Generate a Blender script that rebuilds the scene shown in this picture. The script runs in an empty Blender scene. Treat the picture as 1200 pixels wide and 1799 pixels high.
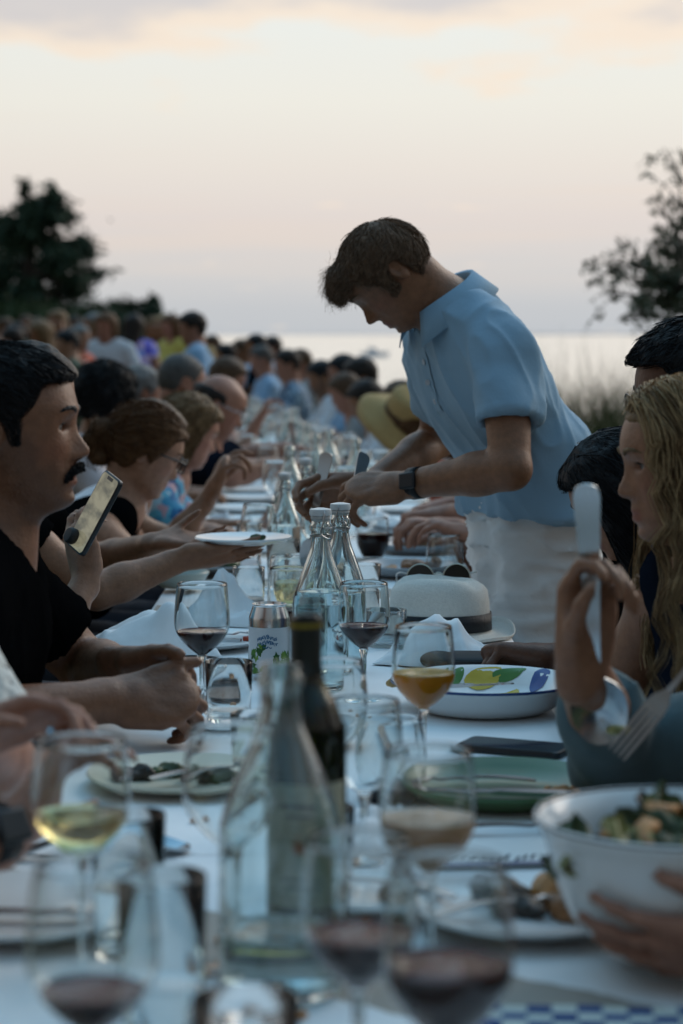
import bpy, math, random
import numpy as np
from mathutils import Vector, Matrix
rnd = random.Random(7)
R = math.radians
C = bpy.context.scene.collection
SC = bpy.context.scene

# ------------------------------------------------------------------ camera, sky, sun, exposure
F = 3900.0                       # focal length in photograph pixels
CAM_H, HORIZON = 1.30, 587.0
cam = bpy.data.cameras.new('camera')
cam.sensor_fit = 'VERTICAL'; cam.sensor_height = 36.0
cam.lens = F / 1799.0 * 36.0
cam.shift_y = -(899.5 - HORIZON) / 1799.0
cam.clip_start = 0.05; cam.clip_end = 90000
cam.dof.use_dof = True; cam.dof.focus_distance = 3.65; cam.dof.aperture_fstop = 4.5
camo = bpy.data.objects.new('camera', cam); C.objects.link(camo)
camo.location = (0, 0, CAM_H); camo.rotation_euler = (math.pi/2, 0, 0)
SC.camera = camo

world = bpy.data.worlds.new('World'); SC.world = world; world.use_nodes = True
SC.view_settings.view_transform = 'Standard'; SC.view_settings.look = 'None'
SC.view_settings.gamma = 1.0; SC.view_settings.exposure = 0.0
SC.view_settings.use_curve_mapping = False
SC.cycles.max_bounces = 26; SC.cycles.transmission_bounces = 26; SC.cycles.glossy_bounces = 10
SC.cycles.diffuse_bounces = 3; SC.cycles.transparent_max_bounces = 24
SC.cycles.sample_clamp_indirect = 5.0; SC.cycles.blur_glossy = 0.3
SC.cycles.use_denoising = True

def build_sky():
    nt = world.node_tree; nt.nodes.clear(); N = nt.nodes.new; L = nt.links.new
    def m(op, a, b=None, c=None, clamp=False):
        n = N('ShaderNodeMath'); n.operation = op; n.use_clamp = clamp
        for i, v in enumerate((a, b, c)):
            if v is None: continue
            if isinstance(v, (int, float)): n.inputs[i].default_value = v
            else: L(v, n.inputs[i])
        return n.outputs[0]
    tc = N('ShaderNodeTexCoord'); sep = N('ShaderNodeSeparateXYZ'); L(tc.outputs['Generated'], sep.inputs[0])
    x, y, z = sep.outputs
    zc = m('MAXIMUM', z, 0.0)
    rt = m('SQRT', zc)
    ramp = N('ShaderNodeValToRGB'); L(rt, ramp.inputs[0]); cr = ramp.color_ramp
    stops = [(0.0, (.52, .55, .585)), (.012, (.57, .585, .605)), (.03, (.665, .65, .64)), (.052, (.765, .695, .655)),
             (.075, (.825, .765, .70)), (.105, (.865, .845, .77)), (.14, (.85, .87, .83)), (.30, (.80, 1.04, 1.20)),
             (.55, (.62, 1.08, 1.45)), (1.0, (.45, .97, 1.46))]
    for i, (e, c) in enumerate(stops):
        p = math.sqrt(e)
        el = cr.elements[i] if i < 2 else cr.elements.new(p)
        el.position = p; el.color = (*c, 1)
    # the sunset side (ahead) is brighter than the sky behind the camera
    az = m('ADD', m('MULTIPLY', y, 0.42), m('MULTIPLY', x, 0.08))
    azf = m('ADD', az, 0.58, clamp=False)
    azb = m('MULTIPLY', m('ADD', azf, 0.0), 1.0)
    # cloud deck seen edge-on: project the view direction onto a plane overhead
    den = m('ADD', zc, 0.055)
    comb = N('ShaderNodeCombineXYZ')
    L(m('ADD', m('DIVIDE', x, den), 3.7), comb.inputs[0]); L(m('MULTIPLY', m('DIVIDE', y, den), 0.62), comb.inputs[1])
    no = N('ShaderNodeTexNoise'); L(comb.outputs[0], no.inputs['Vector'])
    no.inputs['Scale'].default_value = 1.75; no.inputs['Detail'].default_value = 6.0; no.inputs['Roughness'].default_value = 0.55
    def mapr(v, a, b, c=0.0, d=1.0):
        n = N('ShaderNodeMapRange'); n.interpolation_type = 'SMOOTHSTEP'
        L(v, n.inputs[0])
        for i, q in enumerate((a, b, c, d)): n.inputs[i+1].default_value = q
        return n.outputs[0]
    band = mapr(z, 0.100, 0.158, -0.11, 0.30)
    fade = mapr(z, 0.20, 0.7, 0.0, 0.33)
    dens = mapr(m('SUBTRACT', m('ADD', no.outputs[0], band), fade), 0.52, 0.66)
    core = mapr(m('SUBTRACT', m('ADD', no.outputs[0], band), fade), 0.64, 0.88)
    ccol = N('ShaderNodeMix'); ccol.data_type = 'RGBA'; L(core, ccol.inputs[0])
    ccol.inputs[6].default_value = (.97, .80, .64, 1); ccol.inputs[7].default_value = (.64, .59, .59, 1)
    # thin pink streaks low over the water
    c2 = N('ShaderNodeCombineXYZ'); L(m('MULTIPLY', x, 3.2), c2.inputs[0]); L(m('MULTIPLY', y, 3.2), c2.inputs[1]); L(m('MULTIPLY', z, 75), c2.inputs[2])
    n2 = N('ShaderNodeTexNoise'); L(c2.outputs[0], n2.inputs['Vector']); n2.inputs['Scale'].default_value = 1.4; n2.inputs['Detail'].default_value = 4.0
    st = m('MULTIPLY', mapr(n2.outputs[0], 0.48, 0.72), m('MULTIPLY', mapr(z, 0.012, 0.04), mapr(z, 0.12, 0.07)))
    m1 = N('ShaderNodeMix'); m1.data_type = 'RGBA'; L(m('MULTIPLY', st, 0.28), m1.inputs[0]); L(ramp.outputs[0], m1.inputs[6])
    m1.inputs[7].default_value = (.86, .70, .58, 1)
    m2 = N('ShaderNodeMix'); m2.data_type = 'RGBA'; L(m('MULTIPLY', dens, 0.75), m2.inputs[0]); L(m1.outputs[2], m2.inputs[6]); L(ccol.outputs[2], m2.inputs[7])
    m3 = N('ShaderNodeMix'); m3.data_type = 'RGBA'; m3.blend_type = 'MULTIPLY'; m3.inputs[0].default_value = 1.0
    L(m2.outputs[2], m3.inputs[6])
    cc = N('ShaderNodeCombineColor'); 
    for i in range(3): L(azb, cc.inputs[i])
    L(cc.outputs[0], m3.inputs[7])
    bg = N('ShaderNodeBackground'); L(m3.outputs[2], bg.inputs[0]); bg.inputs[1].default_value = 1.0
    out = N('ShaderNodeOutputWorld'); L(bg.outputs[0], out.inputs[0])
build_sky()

sun = bpy.data.lights.new('sun', 'SUN'); sun.energy = 1.35; sun.angle = R(40); sun.color = (1.0, .87, .74)
suno = bpy.data.objects.new('sun', sun); C.objects.link(suno)
_d = Vector((-0.75, -0.80, -0.62)).normalized()         # light travels from the afterglow ahead and to the right
suno.rotation_euler = _d.to_track_quat('-Z', 'Y').to_euler()

# ------------------------------------------------------------------ materials
MATS = {}
def mat(name, col=(.5, .5, .5), rough=.6, metal=0.0, spec=.5, trans=0.0, ior=1.45, var=0.0, vscale=20.0, bump=0.0, bscale=60.0,
        sheen=0.0, attr=False, sss=0.0, aniso=False, coat=0.0, weave=0.0):
    if name in MATS: return MATS[name]
    M = bpy.data.materials.new(name); M.use_nodes = True; nt = M.node_tree; N = nt.nodes.new; L = nt.links.new
    b = nt.nodes['Principled BSDF']
    b.inputs['Base Color'].default_value = (*col, 1); b.inputs['Roughness'].default_value = rough
    b.inputs['Metallic'].default_value = metal; b.inputs['Specular IOR Level'].default_value = spec
    b.inputs['Transmission Weight'].default_value = trans; b.inputs['IOR'].default_value = ior
    b.inputs['Coat Weight'].default_value = coat
    if sheen: b.inputs['Sheen Weight'].default_value = sheen
    if sss:
        b.inputs['Subsurface Weight'].default_value = sss; b.inputs['Subsurface Radius'].default_value = (1, .4, .25); b.inputs['Subsurface Scale'].default_value = .008
    src = None
    tc = N('ShaderNodeTexCoord')
    if var > 0:
        no = N('ShaderNodeTexNoise'); L(tc.outputs['Object'], no.inputs['Vector']); no.inputs['Scale'].default_value = vscale; no.inputs['Detail'].default_value = 5
        mx = N('ShaderNodeMix'); mx.data_type = 'RGBA'
        mr = N('ShaderNodeMapRange'); L(no.outputs[0], mr.inputs[0]); mr.inputs[1].default_value = .3; mr.inputs[2].default_value = .7
        L(mr.outputs[0], mx.inputs[0])
        mx.inputs[6].default_value = (*[c*(1-var) for c in col], 1); mx.inputs[7].default_value = (*[min(1, c*(1+var)) for c in col], 1)
        src = mx.outputs[2]
    if attr:
        a = N('ShaderNodeAttribute'); a.attribute_name = 'tint'
        mm = N('ShaderNodeMix'); mm.data_type = 'RGBA'; mm.blend_type = 'MULTIPLY'; mm.inputs[0].default_value = 1
        if src: L(src, mm.inputs[6])
        else: mm.inputs[6].default_value = (*col, 1)
        L(a.outputs['Color'], mm.inputs[7]); src = mm.outputs[2]
    if src: L(src, b.inputs['Base Color'])
    h = None
    if bump > 0:
        n2 = N('ShaderNodeTexNoise'); L(tc.outputs['Object'], n2.inputs['Vector']); n2.inputs['Scale'].default_value = bscale; n2.inputs['Detail'].default_value = 6
        h = N('ShaderNodeBump'); h.inputs['Strength'].default_value = bump; h.inputs['Distance'].default_value = .01
        L(n2.outputs[0], h.inputs['Height'])
    if weave > 0:
        v = N('ShaderNodeTexVoronoi'); L(tc.outputs['Object'], v.inputs['Vector']); v.inputs['Scale'].default_value = 700
        h2 = N('ShaderNodeBump'); h2.inputs['Strength'].default_value = weave; h2.inputs['Distance'].default_value = .001
        L(v.outputs[0], h2.inputs['Height'])
        if h: L(h.outputs[0], h2.inputs['Normal'])
        h = h2
    if h: L(h.outputs[0], b.inputs['Normal'])
    MATS[name] = M
    return M

def mat_cells(name, cols, scale=40.0, rough=.75, warp=.03, kind='voronoi', spec=.25):
    """printed fabric: patches of several colours"""
    if name in MATS: return MATS[name]
    M = mat(name, cols[0], rough, spec=spec, bump=.25, bscale=30)
    nt = M.node_tree; N = nt.nodes.new; L = nt.links.new; b = nt.nodes['Principled BSDF']
    tc = N('ShaderNodeTexCoord')
    no = N('ShaderNodeTexNoise'); L(tc.outputs['Object'], no.inputs['Vector']); no.inputs['Scale'].default_value = scale*.8; no.inputs['Detail'].default_value = 3
    mx = N('ShaderNodeMix'); mx.data_type = 'VECTOR'; mx.inputs[0].default_value = warp
    L(tc.outputs['Object'], mx.inputs[4]); L(no.outputs['Color'], mx.inputs[5])
    if kind == 'voronoi':
        v = N('ShaderNodeTexVoronoi'); v.inputs['Scale'].default_value = scale; L(mx.outputs[1], v.inputs['Vector'])
        s = N('ShaderNodeSeparateColor'); L(v.outputs['Color'], s.inputs[0]); fac = s.outputs[0]
    else:
        v = N('ShaderNodeTexNoise'); v.inputs['Scale'].default_value = scale; v.inputs['Detail'].default_value = 2; L(mx.outputs[1], v.inputs['Vector'])
        mr = N('ShaderNodeMapRange'); L(v.outputs[0], mr.inputs[0]); mr.inputs[1].default_value = .3; mr.inputs[2].default_value = .7; fac = mr.outputs[0]
    r = N('ShaderNodeValToRGB'); r.color_ramp.interpolation = 'CONSTANT'
    n = len(cols)
    for i, c in enumerate(cols):
        e = r.color_ramp.elements[i] if i < 2 else r.color_ramp.elements.new(i/n)
        e.position = i/n; e.color = (*c, 1)
    L(fac, r.inputs[0]); L(r.outputs[0], b.inputs['Base Color'])
    return M

def mat_liquid(name, col, ior=1.34, rough=0.0):
    return mat(name, col, rough, trans=1.0, ior=ior)

GLASS = mat('clear_glass', (.94, .965, .965), 0.0, trans=1.0, ior=1.5)
GLASS_G = mat('bottle_glass_clear', (.86, .93, .93), 0.0, trans=1.0, ior=1.5)
GLASS_GREEN = mat('bottle_glass_green', (.055, .065, .012), 0.02, trans=1.0, ior=1.46)
WINE = mat('red_wine', (.018, .0005, .0018), .5, spec=0.0)
WINE_TOP = mat('red_wine_surface', (.07, .004, .010), .04, spec=.07)
WHITEW = mat_liquid('white_wine', (.86, .74, .36))
BEER = mat('cloudy_beer', (.88, .36, .03), .5, spec=0.0, sss=.2)
BEER_TOP = mat('cloudy_beer_surface', (.78, .47, .14), .1, spec=.3)
ROSE = mat('cloudy_rose', (.62, .38, .22), .5, spec=0.0, sss=.2)
ROSE_TOP = mat('cloudy_rose_surface', (.62, .44, .32), .1, spec=.3)
WATER = mat_liquid('water', (.93, .97, .98), 1.33)
CLOTH = mat('white_tablecloth', (.82, .84, .85), .85, spec=.2, var=.05, vscale=5, bump=.7, bscale=5, weave=.05)
NAPKIN = mat('white_napkin', (.84, .86, .87), .85, spec=.2, bump=.06, bscale=50, weave=.05)
PORC = mat('white_porcelain', (.76, .77, .77), .18, coat=.3)
PORC_GREY = mat('grey_stoneware', (.36, .38, .40), .3)
GREENC = mat('green_ceramic', (.045, .115, .035), .28, coat=.2, var=.12, vscale=9)
STEEL = mat('steel', (.46, .50, .53), .24, metal=1.0)
STEEL_D = mat('worn_steel', (.42, .43, .44), .3, metal=1.0)
BLACKP = mat('black_plastic', (.012, .013, .015), .35)
BLACKR = mat('black_rubber', (.010, .012, .014), .6)
WHITEP = mat('white_ceramic_stopper', (.58, .61, .62), .3)
FOOD_B = mat('brown_food', (.22, .095, .035), .5, var=.5, vscale=60, bump=.6, bscale=90)
FOOD_O = mat('golden_food', (.45, .20, .06), .45, var=.4, vscale=70, bump=.5, bscale=90)
FOOD_G = mat('salad_leaf', (.045, .065, .02), .45, var=.5, vscale=40, bump=.4, bscale=80)
FOOD_Y = mat('pale_lettuce', (.24, .23, .08), .45, var=.3, vscale=40)
FOOD_D = mat('dark_mushroom', (.035, .028, .022), .4, var=.5, vscale=60, bump=.6, bscale=90)
WOOD = mat('chair_wood', (.26, .13, .05), .5, var=.3, vscale=18)
STRAW = mat('straw', (.42, .28, .11), .8, var=.25, vscale=160, bump=.5, bscale=260)
PANAMA = mat('panama_straw', (.74, .72, .66), .75, var=.06, vscale=220, bump=.3, bscale=420)
RIBBON = mat('black_ribbon', (.012, .013, .016), .6, bump=.2, bscale=200)
PAPER = mat('menu_paper', (.78, .79, .78), .8)
INK = mat('ink', (.03, .035, .05), .8)
BLUEINK = mat('blue_glaze', (.012, .045, .17), .3)
LENS = mat('dark_lens', (.02, .022, .02), .08, coat=.5)

# ------------------------------------------------------------------ object helpers
def W(px, py, s):               # photograph pixel + scale in pixels per metre -> world point
    return np.array([(px-600.0)/s, F/s, CAM_H-(py-HORIZON)/s])
def props(o, label=None, cat=None, group=None, kind=None):
    if label: o['label'] = label
    if cat: o['category'] = cat
    if group: o['group'] = group
    if kind: o['kind'] = kind
    return o
def thing(name, label, cat, loc=(0, 0, 0), rz=0.0, group=None):
    o = bpy.data.objects.new(name, None); o.empty_display_size = .05; C.objects.link(o)
    o.location = tuple(float(v) for v in loc); o.rotation_euler = (0, 0, rz)
    return props(o, label, cat, group)
def mesh(name, V, Fc, m, parent=None, smooth=True, tint=None, off=None, auto=None):
    V = np.asarray(V, float)
    if off is not None: V = V - np.asarray(off, float)
    me = bpy.data.meshes.new(name)
    if isinstance(Fc, np.ndarray):
        n, k = Fc.shape
        me.vertices.add(len(V)); me.vertices.foreach_set('co', V.astype(np.float32).ravel())
        me.loops.add(n*k); me.loops.foreach_set('vertex_index', Fc.astype(np.int32).ravel())
        me.polygons.add(n); me.polygons.foreach_set('loop_start', np.arange(0, n*k, k, dtype=np.int32))
        me.polygons.foreach_set('loop_total', np.full(n, k, np.int32)); me.update(calc_edges=True)
    else:
        me.from_pydata([tuple(v) for v in V], [], Fc)
    me.polygons.foreach_set('use_smooth', [smooth]*len(me.polygons))
    if auto is not None: me.set_sharp_from_angle(angle=R(auto))
    if tint is not None:
        a = me.color_attributes.new('tint', 'FLOAT_COLOR', 'POINT')
        t4 = np.ones((len(V), 4), np.float32); t4[:, :3] = tint; a.data.foreach_set('color', t4.ravel())
    me.materials.append(m)
    o = bpy.data.objects.new(name, me); C.objects.link(o)
    if parent is not None: o.parent = parent
    return o
def copy_tree(o, parent=None, **kw):
    c = o.copy(); C.objects.link(c); c.parent = parent
    for ch in list(o.children): copy_tree(ch, c)
    return c
class MB:
    """collects simple shapes for one mesh"""
    def __init__(s): s.v = []; s.f = []
    def add(s, V, Fc):
        n = len(s.v); s.v += [tuple(map(float, p)) for p in V]; s.f += [tuple(i+n for i in f) for f in Fc]; return s
    def box(s, c, d, rot=None):
        c = np.array(c, float); d = np.array(d, float)/2
        V = np.array([[x, y, z] for x in (-1, 1) for y in (-1, 1) for z in (-1, 1)])*d
        if rot is not None: V = V @ np.array(rot).T
        return s.add(V+c, [(0, 1, 3, 2), (4, 6, 7, 5), (0, 4, 5, 1), (2, 3, 7, 6), (0, 2, 6, 4), (1, 5, 7, 3)])
    def tube(s, pts, r, n=8, cap=True):
        pts = np.asarray(pts, float); rr = np.broadcast_to(np.asarray(r, float), (len(pts),))
        T = np.gradient(pts, axis=0); T /= np.linalg.norm(T, axis=1)[:, None]+1e-12
        up = np.array([0, 0, 1.]) if abs(T[0][2]) < .9 else np.array([1., 0, 0])
        V = []
        for p, t, q in zip(pts, T, rr):
            u = np.cross(t, up); u /= np.linalg.norm(u)+1e-12; w = np.cross(u, t); up = w
            for k in range(n):
                a = 2*math.pi*k/n; V.append(p+q*(math.cos(a)*u+math.sin(a)*w))
        Fc = [(i*n+k, i*n+(k+1) % n, (i+1)*n+(k+1) % n, (i+1)*n+k) for i in range(len(pts)-1) for k in range(n)]
        if cap: Fc += [tuple(range(n))[::-1], tuple((len(pts)-1)*n+k for k in range(n))]
        return s.add(V, Fc)
    def lathe(s, prof, n=32, c=(0, 0, 0), M=None):
        V = []; idx = []
        for r, z in prof:
            if r < 1e-6: idx.append([len(V)]); V.append((0, 0, z))
            else:
                idx.append(list(range(len(V), len(V)+n)))
                V += [(r*math.cos(2*math.pi*k/n), r*math.sin(2*math.pi*k/n), z) for k in range(n)]
        Fc = []
        for a, b in zip(idx[:-1], idx[1:]):
            for k in range(n):
                k2 = (k+1) % n
                if len(a) == 1 and len(b) == 1: continue
                if len(a) == 1: Fc.append((a[0], b[k2], b[k]))
                elif len(b) == 1: Fc.append((a[k], a[k2], b[0]))
                else: Fc.append((a[k], a[k2], b[k2], b[k]))
        V = np.array(V)
        if M is not None: V = V @ np.array(M).T
        return s.add(V+np.array(c), Fc)
    def build(s, name, m, parent=None, smooth=True, auto=40, off=None):
        return mesh(name, s.v, s.f, m, parent, smooth, auto=auto, off=off)
def fix_normals(o):
    import bmesh
    bm = bmesh.new(); bm.from_mesh(o.data); bmesh.ops.recalc_face_normals(bm, faces=bm.faces); bm.to_mesh(o.data); bm.free()
    return o
def spline(pts, n):
    """Catmull-Rom through points"""
    P = np.asarray(pts, float); P = np.vstack([2*P[0]-P[1], P, 2*P[-1]-P[-2]])
    out = []
    m = len(P)-3
    for t in np.linspace(0, m, n):
        i = min(int(t), m-1); u = t-i
        a, b, c, d = P[i:i+4]
        out.append(.5*((2*b)+(c-a)*u+(2*a-5*b+4*c-d)*u*u+(3*b-a-3*c+d)*u**3))
    return np.array(out)

# ------------------------------------------------------------------ numpy noise and implicit surfaces
def _hash(i, j, k, seed):
    n = (i*374761393+j*668265263+k*2147483647+seed*1274126177) & 0x7fffffff
    n = ((n ^ (n >> 13))*1274126177) & 0x7fffffff
    return ((n ^ (n >> 16)) & 0xffff)/65535.0
def vnoise(P, scale=1.0, seed=1):
    q = np.asarray(P, float)*scale; f = np.floor(q).astype(np.int64); u = q-f; u = u*u*(3-2*u)
    r = 0
    for a in (0, 1):
        for b in (0, 1):
            for c in (0, 1):
                w = (u[..., 0] if a else 1-u[..., 0])*(u[..., 1] if b else 1-u[..., 1])*(u[..., 2] if c else 1-u[..., 2])
                r = r+w*_hash(f[..., 0]+a, f[..., 1]+b, f[..., 2]+c, seed)
    return r*2-1
def fbm(P, scale, seed=1, oct=3):
    return sum(vnoise(P, scale*2**o, seed+o)*.5**o for o in range(oct))
def nrm(v): v = np.asarray(v, float); return v/(np.linalg.norm(v)+1e-12)
def smin(a, b, k):
    if k <= 0: return np.minimum(a, b)
    h = np.maximum(k-np.abs(a-b), 0)/k
    return np.minimum(a, b)-h*h*k*.25
def smax(a, b, k): return -smin(-a, -b, k)
def f_rc(a, b, r1, r2):
    a = np.asarray(a, float); b = np.asarray(b, float); ba = b-a; l2 = float(ba @ ba)+1e-12; rr = r1-r2; a2 = l2-rr*rr; il2 = 1/l2
    def fn(x, y, z):
        px, py, pz = x-a[0], y-a[1], z-a[2]
        yy = px*ba[0]+py*ba[1]+pz*ba[2]; zz = yy-l2
        qx, qy, qz = px*l2-ba[0]*yy, py*l2-ba[1]*yy, pz*l2-ba[2]*yy
        x2 = qx*qx+qy*qy+qz*qz; y2 = yy*yy*l2; z2 = zz*zz*l2
        k = np.sign(rr)*rr*rr*x2
        d = (np.sqrt(np.maximum(x2*a2*il2, 0))+yy*rr)*il2-r1
        d = np.where(np.sign(yy)*a2*y2 < k, np.sqrt(x2+y2)*il2-r1, d)
        d = np.where(np.sign(zz)*a2*z2 > k, np.sqrt(x2+z2)*il2-r2, d)
        return d
    if a2 <= 0:                   # one ball swallows the other
        c, r = (a, r1) if r1 > r2 else (b, r2)
        fn = lambda x, y, z: np.sqrt((x-c[0])**2+(y-c[1])**2+(z-c[2])**2)-r
    m = max(r1, r2); return fn, np.minimum(a, b)-m, np.maximum(a, b)+m
def f_ell(c, rad, Rm=None):
    c = np.asarray(c, float); r = np.asarray(rad, float); Rm = np.eye(3) if Rm is None else np.asarray(Rm, float)
    def fn(x, y, z):
        px, py, pz = x-c[0], y-c[1], z-c[2]
        u = (px*Rm[0, 0]+py*Rm[1, 0]+pz*Rm[2, 0]); v = (px*Rm[0, 1]+py*Rm[1, 1]+pz*Rm[2, 1]); w = (px*Rm[0, 2]+py*Rm[1, 2]+pz*Rm[2, 2])
        k0 = np.sqrt((u/r[0])**2+(v/r[1])**2+(w/r[2])**2); k1 = np.sqrt((u/r[0]**2)**2+(v/r[1]**2)**2+(w/r[2]**2)**2)+1e-9
        return k0*(k0-1)/k1
    m = r.max(); return fn, c-m, c+m
def f_ecap(a, b, r1, r2, lat, ratio):
    """round cone flattened across: r is the half width along lat, r*ratio the half depth"""
    a = np.asarray(a, float); b = np.asarray(b, float); w = nrm(b-a); u = np.asarray(lat, float); u = nrm(u-w*(u @ w)); v = np.cross(w, u)
    L_ = np.linalg.norm(b-a); g, _, _ = f_rc((0, 0, 0), (0, 0, L_), r1, r2)
    def fn(x, y, z):
        px, py, pz = x-a[0], y-a[1], z-a[2]
        return g(px*u[0]+py*u[1]+pz*u[2], (px*v[0]+py*v[1]+pz*v[2])/ratio, px*w[0]+py*w[1]+pz*w[2])*min(1, ratio)
    m = max(r1, r2)*max(1, ratio); return fn, np.minimum(a, b)-m, np.maximum(a, b)+m
class Field:
    def __init__(s): s.p = []
    def add(s, prim, k=.01, mode='u'): s.p.append((*prim, k, mode)); return s
    def rc(s, a, b, r1, r2, k=.01): return s.add(f_rc(a, b, r1, r2), k)
    def ell(s, c, r, Rm=None, k=.01): return s.add(f_ell(c, r, Rm), k)
    def cut_rc(s, a, b, r1, r2, k=.006): return s.add(f_rc(a, b, r1, r2), k, 's')
    def cut_ell(s, c, r, Rm=None, k=.006): return s.add(f_ell(c, r, Rm), k, 's')
    def cut_plane(s, p, n, lo, hi, k=.003):
        """remove what lies on the side n points to, inside the box lo..hi"""
        p = np.asarray(p, float); n = nrm(n)
        return s.add((lambda x, y, z: -((x-p[0])*n[0]+(y-p[1])*n[1]+(z-p[2])*n[2]), np.asarray(lo, float), np.asarray(hi, float)), k, 's')
    def eval(s, P):
        x, y, z = P[..., 0], P[..., 1], P[..., 2]; D = np.full(x.shape, 9.)
        for fn, lo, hi, k, mode in s.p:
            d = fn(x, y, z)
            if mode == 'u': D = smin(D, d, k)
            else:
                ins = ((x > lo[0]) & (x < hi[0]) & (y > lo[1]) & (y < hi[1]) & (z > lo[2]) & (z < hi[2]))
                D = np.where(ins, smax(D, -d, k), D)
        return D
    def mesh(s, h, smooth=1):
        U = [q for q in s.p if q[4] == 'u']
        lo = np.min([q[1] for q in U], axis=0)-3*h-.012; hi = np.max([q[2] for q in U], axis=0)+3*h+.012
        ax = [np.arange(lo[i], hi[i]+h, h) for i in range(3)]
        D = np.full([len(a) for a in ax], .2, np.float32)
        for fn, l, u, k, mode in s.p:
            pad = (k+2.5*h) if mode == 'u' else 0
            sl = []
            for i in range(3):
                i0 = max(0, int((l[i]-pad-lo[i])/h)); i1 = min(len(ax[i]), int((u[i]+pad-lo[i])/h)+2); sl.append(slice(i0, max(i0, i1)))
            sl = tuple(sl)
            if D[sl].size == 0: continue
            d = fn(ax[0][sl[0]][:, None, None], ax[1][sl[1]][None, :, None], ax[2][sl[2]][None, None, :]).astype(np.float32)
            D[sl] = smin(D[sl], d, k) if mode == 'u' else smax(D[sl], -d, k)
        return surface_nets(D, ax, smooth)
def surface_nets(D, ax, smooth=1):
    ins = D < 0
    nx, ny, nz = D.shape
    cnt = np.zeros((nx-1, ny-1, nz-1), np.uint8)
    for a in (0, 1):
        for b in (0, 1):
            for c in (0, 1): cnt += ins[a:nx-1+a, b:ny-1+b, c:nz-1+c]
    act = np.argwhere((cnt > 0) & (cnt < 8))
    if len(act) == 0: return np.zeros((0, 3)), np.zeros((0, 4), np.int32)
    idx = np.full(cnt.shape, -1, np.int32); idx[act[:, 0], act[:, 1], act[:, 2]] = np.arange(len(act))
    i, j, k = act.T
    cv = {(a, b, c): D[i+a, j+b, k+c].astype(np.float64) for a in (0, 1) for b in (0, 1) for c in (0, 1)}
    acc = np.zeros((len(act), 3)); n = np.zeros(len(act))
    for axis in range(3):
        for o in ((0, 0), (0, 1), (1, 0), (1, 1)):
            q0 = [0, 0, 0]; r_ = [q for q in range(3) if q != axis]; q0[r_[0]], q0[r_[1]] = o; q1 = list(q0); q1[axis] = 1
            d0, d1 = cv[tuple(q0)], cv[tuple(q1)]; m = (d0 < 0) != (d1 < 0)
            t = np.where(m, d0/np.where(m, d0-d1, 1), 0)
            p = np.tile(np.array(q0, float), (len(act), 1)); p[:, axis] = t
            acc[m] += p[m]; n[m] += 1
    loc = acc/n[:, None]
    h = np.array([a[1]-a[0] for a in ax]); o0 = np.array([a[0] for a in ax])
    V = o0+(act+loc)*h
    Q = []
    for axis in range(3):
        sh = [slice(1, -1)]*3; sh[axis] = slice(0, -1); sh2 = [slice(1, -1)]*3; sh2[axis] = slice(1, None)
        A = ins[tuple(sh)]; B = ins[tuple(sh2)]; e = np.argwhere(A != B)
        if len(e) == 0: continue
        base = np.ones(3, int); base[axis] = 0; e = e+base
        flip = ins[e[:, 0], e[:, 1], e[:, 2]]
        b1, b2 = [(1, 2), (2, 0), (0, 1)][axis]
        def cell(u, v):
            c = e.copy(); c[:, b1] -= u; c[:, b2] -= v; return idx[c[:, 0], c[:, 1], c[:, 2]]
        q = np.stack([cell(1, 1), cell(0, 1), cell(0, 0), cell(1, 0)], 1)
        q[~flip] = q[~flip][:, ::-1]; Q.append(q)
    Q = np.concatenate(Q); Q = Q[(Q >= 0).all(1)]
    for _ in range(smooth):
        S = np.zeros_like(V); c = np.zeros(len(V))
        for a in range(4):
            b = (a+1) % 4
            np.add.at(S, Q[:, a], V[Q[:, b]]); np.add.at(c, Q[:, a], 1)
            np.add.at(S, Q[:, b], V[Q[:, a]]); np.add.at(c, Q[:, b], 1)
        V = V*.4+.6*S/np.maximum(c, 1)[:, None]
    return V, Q.astype(np.int32)
def vnormals(V, Q):
    n = np.cross(V[Q[:, 2]]-V[Q[:, 0]], V[Q[:, 3]]-V[Q[:, 1]]); out = np.zeros_like(V)
    for a in range(4): np.add.at(out, Q[:, a], n)
    return out/(np.linalg.norm(out, axis=1)[:, None]+1e-12)
def strands(paths, r0, r1, parent, m, name='hair_strands', off=None):
    """paths: (n, k, 3) -> thin three-sided tapering tubes in one mesh"""
    P = np.asarray(paths, float); n, k, _ = P.shape
    T = np.gradient(P, axis=1); T /= np.linalg.norm(T, axis=2, keepdims=True)+1e-12
    up = np.array([.31, .52, .79]); u = np.cross(T, up); u /= np.linalg.norm(u, axis=2, keepdims=True)+1e-12; w = np.cross(u, T)
    r = np.linspace(r0, r1, k)[None, :, None]
    ph = (np.arange(n)*2.399)[:, None, None]; sd_ = np.cos(ph)*u+np.sin(ph)*w
    V = np.stack([P-r*sd_*1.3, P+r*sd_*1.3], 2).reshape(-1, 3)
    base = (np.arange(n)[:, None]*k+np.arange(k-1)[None, :])*2
    Q = np.stack([base, base+1, base+3, base+2], -1).reshape(-1, 4)
    return mesh(name, V, Q.astype(np.int32), m, parent, off=off)
# ------------------------------------------------------------------ the setting
def zg_d(d): return np.interp(d, [0, 5, 12, 18, 26, 40], [0, 0, -.10, -.12, -.03, .05])
def x_shore(d): return np.interp(d, [0, 19, 24, 32, 50, 100, 400], [80, 30, 6.0, -.6, -3.0, -6.6, -27])
CXT = ([0, 5, 7.5, 10, 14, 17, 21, 26, 33], [-.037, -.037, -.06, -.17, -.48, -.86, -1.5, -2.35, -3.6])
def cx(d): return float(np.interp(d, *CXT))
def gz(x, y): return float(zg_d(y))

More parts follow.
